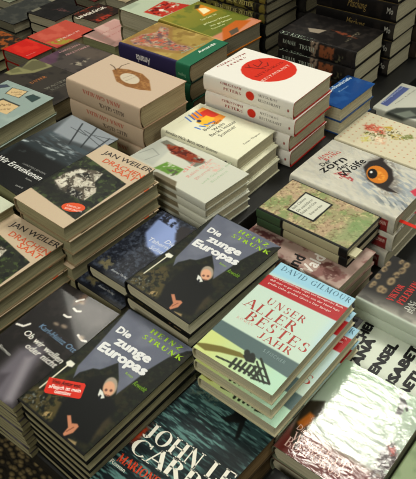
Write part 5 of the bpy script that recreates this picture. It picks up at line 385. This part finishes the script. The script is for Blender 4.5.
# ------------------------------------------------------------------ the stacks: centre x,y and depth below the eye in metres, book size in cm, number of copies
STACKS = [
 {'name':'S1','art':'zunge','x':-0.481,'y':0.321,'h':0.72,'W':12.99,'L':20.93,'a':-0.64,'n':6,'T':2.166,'kind':'hard','pages':'olive','group':'front stack of hardcovers with a seated man on the cover','look':'dark hardcover with seated man and red oval sticker','top':'topmost on the front stack','below':'in the front stack under the seated-man hardcover with red sticker','patch':[('sticker',[(0.33,4.94),(4.95,7.3),(5.31,7.16),(6.3,5.41),(6.2,5.15),(1.95,2.94),(1.52,3.06)],2.146,0.02,(215,50,30),[('Vom Autor von',1.28,4.51,5,6.37,0.62,(25,10,8),{'b':0.02}),('»Fleisch ist mein',1.61,3.72,5.62,5.92,0.62,(250,240,235),{'b':0.02}),('Gemüse«',2.87,3.64,4.96,4.74,0.62,(250,240,235),{'b':0.02})],'red sticker with black and white lettering')]},
 {'name':'S2','art':'zunge','x':-0.494,'y':0.542,'h':0.685,'W':12.99,'L':20.93,'a':-2.31,'n':6,'T':2.75,'kind':'hard','pages':'pale','group':'rear stack of hardcovers with a seated man on the cover','look':'dark hardcover with seated man, without sticker','top':'topmost on the rear stack','below':'in the rear stack under the seated-man hardcover without sticker','off':{1:(-0.1,-0.35,0.3)}},
 {'name':'UAJ','art':'coast','x':-0.343,'y':0.52,'h':0.695,'W':12.83,'L':21.11,'a':0.78,'n':7,'T':2.214,'kind':'hard','pages':'pale','group':'copies of the pale green hardcover with a pier','look':'pale mint hardcover with red band and black pier','top':'topmost of its fanned stack','below':'in the fanned stack under the mint red-banded hardcover','off':{1:(0.5,-0.4,-0.8),2:(1.7,-1.1,-1),3:(1,0.6,-1),4:(1.2,0.7,-1.6),5:(1.3,0.6,-0.5),6:(1,0.7,0.5)}},
 {'name':'CAR','art':'water','x':-0.339,'y':0.311,'h':0.77,'W':13.71,'L':21.5,'a':-2.28,'n':2,'T':4,'kind':'hard','pages':'brown','group':'copies of the dark teal water hardcover','look':'dark teal hardcover with large white roman capitals','top':'topmost, at the front edge','below':'under the dark teal hardcover at the front edge'},
 {'name':'SCH','art':'rocks','x':-0.616,'y':0.541,'h':0.72,'W':10.5,'L':17.71,'a':-0.26,'n':5,'T':2.6,'kind':'hard','pages':'pale','group':'copies of the blue hardcover with dark rocks','look':'blue hardcover with dark rocks under pale sky','top':'topmost of its stack','below':'in the stack under the blue rocks hardcover','off':{1:(-1.2,-2.2,0)}},
 {'name':'OTT','art':'chairs','x':-0.611,'y':0.306,'h':0.728,'W':11.79,'L':20.77,'a':2.52,'n':11,'T':1.109,'kind':'paper','pages':'olive','group':'copies of the dark paperback with pale crescents','look':'dark paperback with white italic title and pale crescents','top':'topmost at the table corner','below':'in the stack under the dark crescent paperback'},
 {'name':'D1','art':'wreck','x':-0.754,'y':0.541,'h':0.645,'W':12.6,'L':20.37,'a':-1.12,'n':7,'T':2.929,'kind':'hard','pages':'olive','group':'upper stack of the beige hardcover with a wrecked armchair','look':'beige hardcover with wrecked white armchair, orange oval visible','top':'topmost of the rear stack','below':'in the rear stack under the wrecked-armchair hardcover','patch':[('sticker',[(11.38,5.53),(11.57,5.22),(11.58,4.84),(11.41,4.42),(11.08,4),(10.61,3.62),(10.05,3.32),(9.46,3.13),(8.89,3.06),(8.4,3.12),(8.03,3.32),(7.83,3.62),(7.81,4),(7.98,4.43),(8.32,4.86),(8.8,5.24),(9.36,5.55),(9.96,5.74),(10.53,5.8),(11.02,5.73)],2.909,0.02,(222,84,32),[('ROMAN VON DEM',8.54,3.94,10.89,4.69,0.45,(250,235,225),{}),('BESTSELLERAUTOR',8.82,3.29,11.8,4.33,0.4,(250,235,225),{})],'orange oval sticker')],'off':{1:(0.3,0.3,0.3),2:(-0.2,0.5,0.2)}},
 {'name':'D2','art':'wreck','x':-0.775,'y':0.341,'h':0.69,'W':12.6,'L':20.37,'a':0.01,'n':6,'T':2.667,'kind':'hard','pages':'olive','group':'lower stack of the beige hardcover with a wrecked armchair','look':'beige wrecked-armchair hardcover without visible oval','top':'topmost at the left edge','below':'in the lower stack at the left edge, wrecked-armchair hardcovers'},
 {'name':'WE','art':'sea','x':-0.911,'y':0.58,'h':0.665,'W':14.05,'L':23.11,'a':-2.93,'n':4,'T':4.625,'kind':'hard','pages':'green','group':'copies of the stormy sea hardcover','look':'black hardcover with stormy sea and ship masts','top':'topmost of its stack','below':'in the stack under the stormy sea hardcover'},
 {'name':'WL','art':'mint','x':-0.901,'y':0.343,'h':0.67,'W':13,'L':20.5,'a':0,'n':6,'T':3,'kind':'hard','pages':'olive','group':'plain pale books at the left edge','look':'plain pale mint hardcover, only its corner showing','top':'at the left photo edge','below':'in the stack under the plain pale mint hardcover'},
 {'name':'PB','art':'garden','x':-0.697,'y':0.728,'h':0.69,'W':11.26,'L':21.04,'a':86.16,'n':4,'T':1.875,'kind':'hard','pages':'pale','group':'copies of the white garden picture book','look':'white book with red and green garden pictures','top':'topmost of its stack below the cream hardcover','below':'in the stack under the white garden picture book','off':{1:(-0.2,0.1,0.3),2:(0.2,0,-0.2),3:(0.1,0.1,0.2)}},
 {'name':'BEC','art':'cream','x':-0.72,'y':0.85,'h':0.68,'W':11.85,'L':18.91,'a':91.1,'n':3,'T':2.833,'kind':'hard','pages':'pale','group':'copies of the cream hardcover with a colourful cartoon','look':'cream hardcover with small orange and blue cartoon picture','top':'topmost of its stack','below':'in the stack under the cream cartoon hardcover','off':{1:(1,-0.2,0.5),2:(1.6,-0.3,-0.4)}},
 {'name':'PET','art':'circle','x':-0.705,'y':0.994,'h':0.615,'W':13.59,'L':21.59,'a':91.67,'n':4,'T':3.75,'kind':'hard','pages':'pale','group':'copies of the white hardcover with a red disc','look':'thick white hardcover with large red disc','top':'topmost of its stack','below':'in the stack under the white red-disc hardcover','off':{1:(0.3,0,0.6),2:(-0.6,0.1,-0.3),3:(-0.4,0.2,0.4)}},
 {'name':'BEI','art':'pod','x':-0.93,'y':0.814,'h':0.62,'W':12.97,'L':21.25,'a':90.09,'n':3,'T':4.83,'kind':'hard','pages':'tan','group':'copies of the beige hardcover with a brown pod','look':'thick pinkish beige hardcover with brown pod ring','top':'topmost of its stack','below':'in the stack under the beige pod hardcover','off':{1:(-0.3,0.3,0.5),2:(0.4,0.1,-0.5)}},
 {'name':'AMA','art':'klimt','x':-0.991,'y':1.024,'h':0.635,'W':13.26,'L':21.25,'a':91.46,'n':3,'T':4.33,'kind':'hard','pages':'tan','group':'copies of the gold hardcover with purple and green spine','look':'gold ornamented hardcover with purple and green spine','top':'behind the beige pod stack','below':'in the stack under the gold hardcover with purple spine'},
 {'name':'BG','art':'meadow','x':-1.012,'y':1.178,'h':0.64,'W':14.13,'L':20.73,'a':87.56,'n':3,'T':4.17,'kind':'hard','pages':'grey','group':'copies of the olive green and gold hardcover','look':'olive green and gold hardcover with orange picture','top':'behind the gold ornamented hardcover','below':'in the stack under the olive green and gold hardcover'},
 {'name':'DT','art':'camo','x':-1.016,'y':1.341,'h':0.564,'W':13.5,'L':21,'a':90,'n':4,'T':2.4,'kind':'hard','pages':'grey','group':'copies of the dark olive mottled hardcover','look':'dark hardcover with mottled olive spine','top':'topmost above plain black books, back centre','below':'in the stack of mottled olive spines, back centre'},
 {'name':'BK','art':'black','x':-1.016,'y':1.341,'h':0.66,'W':13.5,'L':21,'a':90,'n':3,'T':3.5,'kind':'hard','pages':'grey','group':'plain black hardcovers under the olive spines','look':'plain black hardcover','top':'directly beneath the mottled olive spines','below':'of the plain black hardcovers beneath the mottled olive spines'},
 {'name':'DRK','art':'rebel','x':-0.743,'y':1.3,'h':0.645,'W':12.93,'L':20.35,'a':91.7,'n':3,'T':4,'kind':'hard','pages':'pale','group':'copies of the black hardcover with copper spine patches','look':'black glossy hardcover with copper patches on its spine','top':'topmost behind the blue book','below':'in the stack under the black copper-patched hardcover'},
 {'name':'DS','art':'night','x':-0.735,'y':1.445,'h':0.45,'W':11.5,'L':21,'a':91,'n':7,'T':4.5,'kind':'hard','pages':'pale','group':'copies of the black hardcover with gold spine lines','look':'black hardcover with gold line on spine','top':'topmost of the tall stack at back right','below':'in the tall back-right stack of gold-lined black spines'},
 {'name':'DS2','art':'night2','x':-0.72,'y':1.575,'h':0.58,'W':12,'L':20,'a':90,'n':4,'T':4.625,'kind':'hard','pages':'tan','group':'dark brown hardcovers in the rearmost stack','look':'dark brown hardcover','top':'topmost of the stack farthest back at right','below':'of the dark brown hardcovers farthest back at right'},
 {'name':'BK3','art':'black3','x':-1,'y':1.5,'h':0.56,'W':13,'L':20,'a':90,'n':5,'T':4.1,'kind':'hard','pages':'grey','group':'charcoal hardcovers behind the mottled olive spines','look':'charcoal hardcover','top':'topmost behind the mottled olive spines','below':'of the charcoal hardcovers behind the mottled olive spines'},
 {'name':'BLU','art':'blue','x':-0.616,'y':1.158,'h':0.7,'W':6.68,'L':13.73,'a':-0.69,'n':2,'T':3.25,'kind':'hard','pages':'pale','group':'small glossy blue books','look':'small glossy blue book with white lettering','top':'upper one, beside the red-disc stack','below':'beneath the small glossy blue book'},
 {'name':'WHT','art':'cat','x':-0.477,'y':1.304,'h':0.76,'W':13.5,'L':21,'a':90,'n':1,'T':2.6,'kind':'hard','pages':'pale','group':'white hardcover with blue label','look':'white hardcover with blue label and black cat','top':'at the right edge behind the floral book','below':''},
 {'name':'IND','art':'indigo','x':-0.467,'y':1.3,'h':0.786,'W':13.2,'L':20.5,'a':90,'n':2,'T':3.2,'kind':'hard','pages':'pale','group':'indigo hardcovers under the white cat book','look':'indigo hardcover','top':'directly under the white hardcover with blue label','below':'beneath the white hardcover with blue label, indigo cover'},
 {'name':'FLW','art':'roses','x':-0.478,'y':1.139,'h':0.76,'W':13.19,'L':21,'a':89.52,'n':3,'T':3,'kind':'hard','pages':'pale','group':'copies of the cream dotted book with roses','look':'cream dotted hardcover with painted roses','top':'topmost, behind the eye cover','below':'in the stack under the cream roses hardcover'},
 {'name':'ZOR','art':'fur','x':-0.448,'y':0.945,'h':0.729,'W':14.63,'L':22.17,'a':89.86,'n':3,'T':4.033,'kind':'hard','pages':'pale','group':'copies of the white fur hardcover with an orange eye','look':'white fur hardcover with large orange animal eye','top':'topmost of its stack','below':'in the stack under the orange-eye fur hardcover','off':{1:(0.2,0.1,0.3),2:(-0.3,-0.4,-0.4)},'patch':[('ribbon_marker',[(1.5,-3.2),(2.3,-3.2),(2.3,0.2),(1.5,0.2)],1.9,0.06,(214,52,36),[],'red ribbon marker')]},
 {'name':'MAP','art':'map','x':-0.457,'y':0.808,'h':0.735,'W':10.98,'L':18.84,'a':89.62,'n':2,'T':2,'kind':'hard','pages':'pale','group':'copies of the map patterned book','look':'map patterned hardcover with white framed label','top':'topmost, beside the eye cover','below':'under the map patterned hardcover with white label','off':{1:(0.1,0.1,0.2)},'patch':[('paper_tag',[(0.3,-1.3),(2.6,-1.3),(2.6,0.1),(0.3,0.1)],0.5,0.35,(206,200,168),[],'cream paper tag')]},
 {'name':'PNK','art':'rose','x':-0.449,'y':0.765,'h':0.775,'W':11.29,'L':20.98,'a':88.01,'n':3,'T':2.5,'kind':'hard','pages':'pale','group':'copies of the dusty pink mottled book','look':'dusty pink mottled hardcover with large lettering','top':'lying beneath the map books','below':'in the stack under the dusty pink mottled hardcover'},
 {'name':'DF','art':'faces','x':-0.204,'y':0.752,'h':0.76,'W':12.1,'L':21,'a':89.94,'n':4,'T':2.25,'kind':'hard','off':{2:(0,4,0),3:(0.2,4.1,0.5)},'pages':'pale','group':'copies of the dark book with rows of faces','look':'dark hardcover with sepia faces and red capitals','top':'at the right edge','below':'in the stack under the dark faces hardcover'},
 {'name':'MAD','art':'girls','x':-0.185,'y':0.661,'h':0.805,'W':13.2,'L':21,'a':90,'n':2,'T':2.25,'kind':'hard','pages':'pale','group':'copies of the white book with bold black capitals','look':'white hardcover with bold black diagonal capitals','top':'behind the glossy wrapped book','below':'under the white hardcover with bold black capitals'},
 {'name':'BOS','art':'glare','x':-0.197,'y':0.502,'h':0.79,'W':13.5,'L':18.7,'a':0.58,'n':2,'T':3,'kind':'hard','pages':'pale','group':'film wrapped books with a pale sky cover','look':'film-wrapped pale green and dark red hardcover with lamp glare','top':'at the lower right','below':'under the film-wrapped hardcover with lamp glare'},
 {'name':'RGT','art':'leaf','x':-0.045,'y':0.49,'h':0.8,'W':15,'L':22,'a':0,'n':2,'T':2.5,'kind':'hard','pages':'pale','group':'green and yellow books at the right edge','look':'green and yellow hardcover, partly cut off','top':'beside the glossy wrapped book','below':'under the green and yellow hardcover'},
 {'name':'DKB','art':'soot','x':-0.19,'y':0.295,'h':0.815,'W':12.5,'L':20,'a':0,'n':2,'T':1.75,'kind':'hard','pages':'dark','group':'sooty dark books at the bottom edge','look':'sooty dark hardcover','top':'between the teal hardcover and glossy wrapped book','below':'under the sooty dark hardcover at the bottom edge'},
 {'name':'TEAL','art':'postcards','x':-1.087,'y':0.592,'h':0.64,'W':14,'L':20,'a':3.41,'n':6,'T':3.5,'kind':'hard','pages':'olive','group':'copies of the grey green book with postcards','look':'grey green hardcover with beige postcard labels','top':'topmost of its stack at the left edge','below':'in the stack under the grey green postcard hardcover','off':{1:(0.3,-0.3,0.5),2:(0.6,0,-0.5)}},
 {'name':'EYE','art':'gaze','x':-1.186,'y':0.788,'h':0.69,'W':12.83,'L':21.44,'a':91.73,'n':4,'T':4,'kind':'hard','pages':'tan','group':'copies of the dark brown book with a pale leaf shape','look':'dark brown hardcover with pale yellowish hand shape','top':'behind the postcard stack','below':'in the stack under the dark brown pale-shape hardcover'},
 {'name':'RED','art':'scarlet','x':-1.47,'y':0.952,'h':0.75,'W':10.67,'L':8.2,'a':1.04,'n':3,'T':3.33,'kind':'hard','pages':'grey','group':'plain bright red books','look':'plain bright red hardcover','top':'between dark covers, back left','below':'under the plain bright red hardcover'},
 {'name':'JUL','art':'slate','x':-1.321,'y':0.993,'h':0.75,'W':14.06,'L':13.46,'a':2.2,'n':3,'T':3.33,'kind':'hard','pages':'green','group':'dark slate books','look':'dark slate hardcover with pinkish lettering','top':'behind the brown hand-shape book','below':'under the dark slate pink-lettered hardcover'},
 {'name':'COR','art':'coral','x':-1.479,'y':1.078,'h':0.755,'W':12.61,'L':14.09,'a':0.09,'n':3,'T':3.17,'kind':'hard','pages':'tan','group':'coral red books','look':'coral red hardcover with yellow scroll','top':'back left, in front of black books','below':'under the coral red scroll hardcover'},
 {'name':'PNI','art':'pink','x':-1.359,'y':1.171,'h':0.755,'W':13.46,'L':13.62,'a':1.39,'n':3,'T':3.17,'kind':'hard','pages':'green','group':'faded pink books','look':'faded pink hardcover','top':'left of the gold ornamented book','below':'under the faded pink hardcover'},
 {'name':'ONI','art':'ember','x':-1.514,'y':1.248,'h':0.76,'W':10.44,'L':10.77,'a':1.61,'n':3,'T':3,'kind':'hard','pages':'pale','group':'black and ember red books','look':'black and ember red hardcover with white title','top':'back left, behind the pink book','below':'under the black ember hardcover with white title'},
 {'name':'BLA','art':'ink','x':-1.637,'y':1.188,'h':0.76,'W':12.25,'L':11.74,'a':2.47,'n':3,'T':3,'kind':'hard','pages':'pale','group':'black books with pale label','look':'black hardcover with small pale label','top':'far back left','below':'under the black hardcover with pale label'},
 {'name':'MNT','art':'poppy','x':-1.214,'y':1.238,'h':0.66,'W':13.8,'L':21,'a':-1.29,'n':4,'T':4.75,'kind':'hard','pages':'pale','group':'pale mint poppy books','look':'pale mint hardcover with red poppies','top':'behind the gold ornamented book','below':'under the pale mint poppy hardcover'},
 {'name':'ORG','art':'curl','x':-1.664,'y':0.945,'h':0.79,'W':12,'L':18,'a':0,'n':2,'T':3,'kind':'hard','pages':'green','group':'dark hardcover with orange curls copies','look':'dark hardcover with orange curls','top':'left of the coral book','below':'under the dark hardcover with orange curls'},
 {'name':'GRY','art':'ash','x':-1.789,'y':1.18,'h':0.79,'W':13,'L':19,'a':0,'n':2,'T':3,'kind':'hard','pages':'grey','group':'ash grey hardcover copies','look':'ash grey hardcover','top':'far left corner','below':'under the ash grey hardcover'},
 {'name':'MN2','art':'sage','x':-1.946,'y':1.284,'h':0.79,'W':13,'L':19,'a':0,'n':2,'T':3,'kind':'hard','pages':'pale','group':'sage green hardcover copies','look':'sage green hardcover','top':'in the far left corner','below':'under the sage green hardcover'},
 {'name':'WIN','art':'wine','x':-1.7,'y':1.424,'h':0.79,'W':9.5,'L':14,'a':0,'n':2,'T':3,'kind':'hard','pages':'grey','group':'wine red hardcover copies','look':'wine red hardcover','top':'far back behind black label book','below':'under the wine red hardcover'},
 {'name':'BUF','art':'buff','x':-1.608,'y':1.475,'h':0.79,'W':9.5,'L':14,'a':0,'n':2,'T':3,'kind':'hard','pages':'pale','group':'buff coloured hardcover copies','look':'buff coloured hardcover','top':'far back behind ember book','below':'under the buff coloured hardcover'},
 {'name':'SAL','art':'salmon','x':-1.542,'y':1.567,'h':0.79,'W':9.5,'L':14,'a':0,'n':2,'T':3,'kind':'hard','pages':'pale','group':'salmon hardcover copies','look':'salmon hardcover','top':'far back behind poppy book','below':'under the salmon hardcover'},
 {'name':'PCH','art':'peach','x':-1.293,'y':1.453,'h':0.72,'W':12,'L':16,'a':0,'n':2,'T':6.5,'kind':'hard','pages':'pale','group':'peach coloured hardcover copies','look':'peach coloured hardcover','top':'back centre behind green gold book','below':'under the peach coloured hardcover'},
]
# ------------------------------------------------------------------ build
PAGES = {'grey': mat_pages('pages_grey', (96, 92, 76), (150, 144, 122)), 'pale': mat_pages('pages_pale', (156, 150, 126), (210, 204, 178)),
         'dark': mat_pages('pages_dark', (70, 64, 42), (128, 118, 84)), 'brown': mat_pages('pages_brown', (92, 74, 48), (150, 126, 92)),
         'olive': mat_pages('pages_olive', (116, 112, 86), (172, 166, 134)), 'tan': mat_pages('pages_tan', (130, 116, 88), (184, 170, 138)),
         'green': mat_pages('pages_green', (120, 122, 88), (170, 170, 132))}
PATCH = mat_print('print_sticker', .35)
MESH = {}
for s in STACKS: stack(s)

def box(bm, x0, y0, z0, x1, y1, z1):
    r = bmesh.ops.create_cube(bm, size=1)
    for v in r['verts']: v.co = Vector(((x0 + x1) / 2 + v.co.x * (x1 - x0), (y0 + y1) / 2 + v.co.y * (y1 - y0), (z0 + z1) / 2 + v.co.z * (z1 - z0)))
def solid(name, boxes, mat, parent=None, bev=.004):
    bm = bmesh.new()
    for q in boxes: box(bm, *q)
    me = bpy.data.meshes.new(name); bm.to_mesh(me); bm.free(); me.materials.append(mat)
    o = bpy.data.objects.new(name, me); C.objects.link(o); o.parent = parent
    if bev:
        md = o.modifiers.new('edge', 'BEVEL'); md.width = bev; md.segments = 2
    return o
DARK = mat_flat('dark_laminate', (26, 26, 24), .5, 60, .12)
TZ = EYE - .85; RZ = EYE - .765
t = bpy.data.objects.new('display_table', None); C.objects.link(t); t.location = (-1.1, 1.2, 0)
t['label'] = 'dark laminate display table under all the book stacks'; t['category'] = 'table'
X0, X1, Y0, Y1 = -2.6, .16, .212, 2.7
solid('table_top', [(X0 + 1.1, Y0 - 1.2, TZ - .04, X1 + 1.1, Y1 - 1.2, TZ - .0005)], DARK, t)
for lx in (X0 + .06, X1 - .06):
    for ly in (Y0 + .06, Y1 - .06):
        solid('leg', [(lx - .03 + 1.1, ly - .03 - 1.2, 0, lx + .03 + 1.1, ly + .03 - 1.2, TZ - .04)], DARK, t)
r = bpy.data.objects.new('display_riser', None); C.objects.link(r); r.location = (-.84, 1.2, TZ)
r['label'] = 'low dark riser on the table, under the cream and red-disc stacks'; r['category'] = 'riser'
solid('riser_platform', [(-.815 + .84, .66 - 1.2, 0, -.572 + .84, 1.85 - 1.2, RZ - TZ - .0005)], DARK, r, .003)
solid('riser_extension', [(-1.065 + .84, .73 - 1.2, 0, -.8155 + .84, 1.85 - 1.2, RZ - TZ - .0005)], DARK, r, .003)

# carpet with a coarse loop pattern
m, N, L, b = principled('loop_carpet')
tc = N.new('ShaderNodeTexCoord'); vo = N.new('ShaderNodeTexVoronoi'); vo.inputs['Scale'].default_value = 50
mp = N.new('ShaderNodeMapping'); mp.inputs['Rotation'].default_value = (0, 0, .6); mp.inputs['Scale'].default_value = (1, 1.5, 1)
L.new(tc.outputs['Object'], mp.inputs['Vector']); L.new(mp.outputs['Vector'], vo.inputs['Vector'])
rp = N.new('ShaderNodeValToRGB'); e = rp.color_ramp.elements
e[0].position = .25; e[0].color = (*lin((140, 122, 84)), 1); e[1].position = .6; e[1].color = (*lin((40, 34, 24)), 1)
L.new(vo.outputs['Distance'], rp.inputs['Fac']); L.new(rp.outputs['Color'], b.inputs['Base Color']); b.inputs['Roughness'].default_value = .95
bp = N.new('ShaderNodeBump'); bp.invert = True; bp.inputs['Distance'].default_value = .008; L.new(vo.outputs['Distance'], bp.inputs['Height']); L.new(bp.outputs['Normal'], b.inputs['Normal'])
f = solid('floor', [(-6, -3, -.1, 4, 7, 0)], m, None, 0); f['kind'] = 'structure'

WALL = mat_flat('plaster', (196, 188, 168), .9, 3, .06)
for nm, q in (('wall_back', (-6, 7, 0, 4, 7.1, 3.4)), ('wall_front', (-6, -3.1, 0, 4, -3, 3.4)), ('wall_left', (-6.1, -3, 0, -6, 7, 3.4)), ('wall_right', (4, -3, 0, 4.1, 7, 3.4))):
    o = solid(nm, [q], WALL, None, 0); o['kind'] = 'structure'
# ------------------------------------------------------------------ lamps
def area(name, loc, target, w, h, power, col):
    d = bpy.data.lights.new(name, 'AREA'); d.shape = 'RECTANGLE'; d.size = w; d.size_y = h; d.energy = power; d.color = col
    o = bpy.data.objects.new(name, d); C.objects.link(o); o.location = loc
    o.rotation_euler = (Vector(target) - Vector(loc)).to_track_quat('-Z', 'Y').to_euler()
    return o
WARM = (1.0, .98, .87)
area('fill_lamp', (-.80, 1.92, 3.0), (-.5, .7, .8), .5, .5, 24, WARM)
area('fill_lamp', (-2.20, 1.59, 3.0), (-.7, .7, .8), .5, .5, 13, WARM)
area('fill_lamp', (-.1, -1.3, 2.7), (-.5, .7, .8), .9, .9, 30, WARM)  # added fill light, brightens the spines and page edges facing the front
area('fill_lamp', (1.2, 1.6, 3.0), (-.4, .8, .8), .8, .8, 15, WARM)
w = bpy.data.worlds.new('shop'); SC.world = w; w.use_nodes = True
bgn = w.node_tree.nodes['Background']; bgn.inputs['Color'].default_value = (.97, 1.0, .9, 1); bgn.inputs['Strength'].default_value = .26

# ------------------------------------------------------------------ camera: eye height, looking down 41 degrees along the stacks
psi, th, ph = math.radians(131.885), math.radians(40.92), math.radians(-3.0)
fw = Vector((math.cos(psi) * math.cos(th), math.sin(psi) * math.cos(th), -math.sin(th))); rt = Vector((math.sin(psi), -math.cos(psi), 0)); up = rt.cross(fw)
r2 = rt * math.cos(ph) + up * math.sin(ph); u2 = -rt * math.sin(ph) + up * math.cos(ph)
cd = bpy.data.cameras.new('camera'); cam = bpy.data.objects.new('camera', cd); C.objects.link(cam)
cam.matrix_world = Matrix(((r2.x, u2.x, -fw.x, 0), (r2.y, u2.y, -fw.y, 0), (r2.z, u2.z, -fw.z, EYE), (0, 0, 0, 1)))
cd.sensor_fit = 'HORIZONTAL'; cd.sensor_width = 36; cd.lens = 36 * 655 / 416; cd.clip_start = .02
SC.camera = cam
SC.cycles.filter_width = 1.1
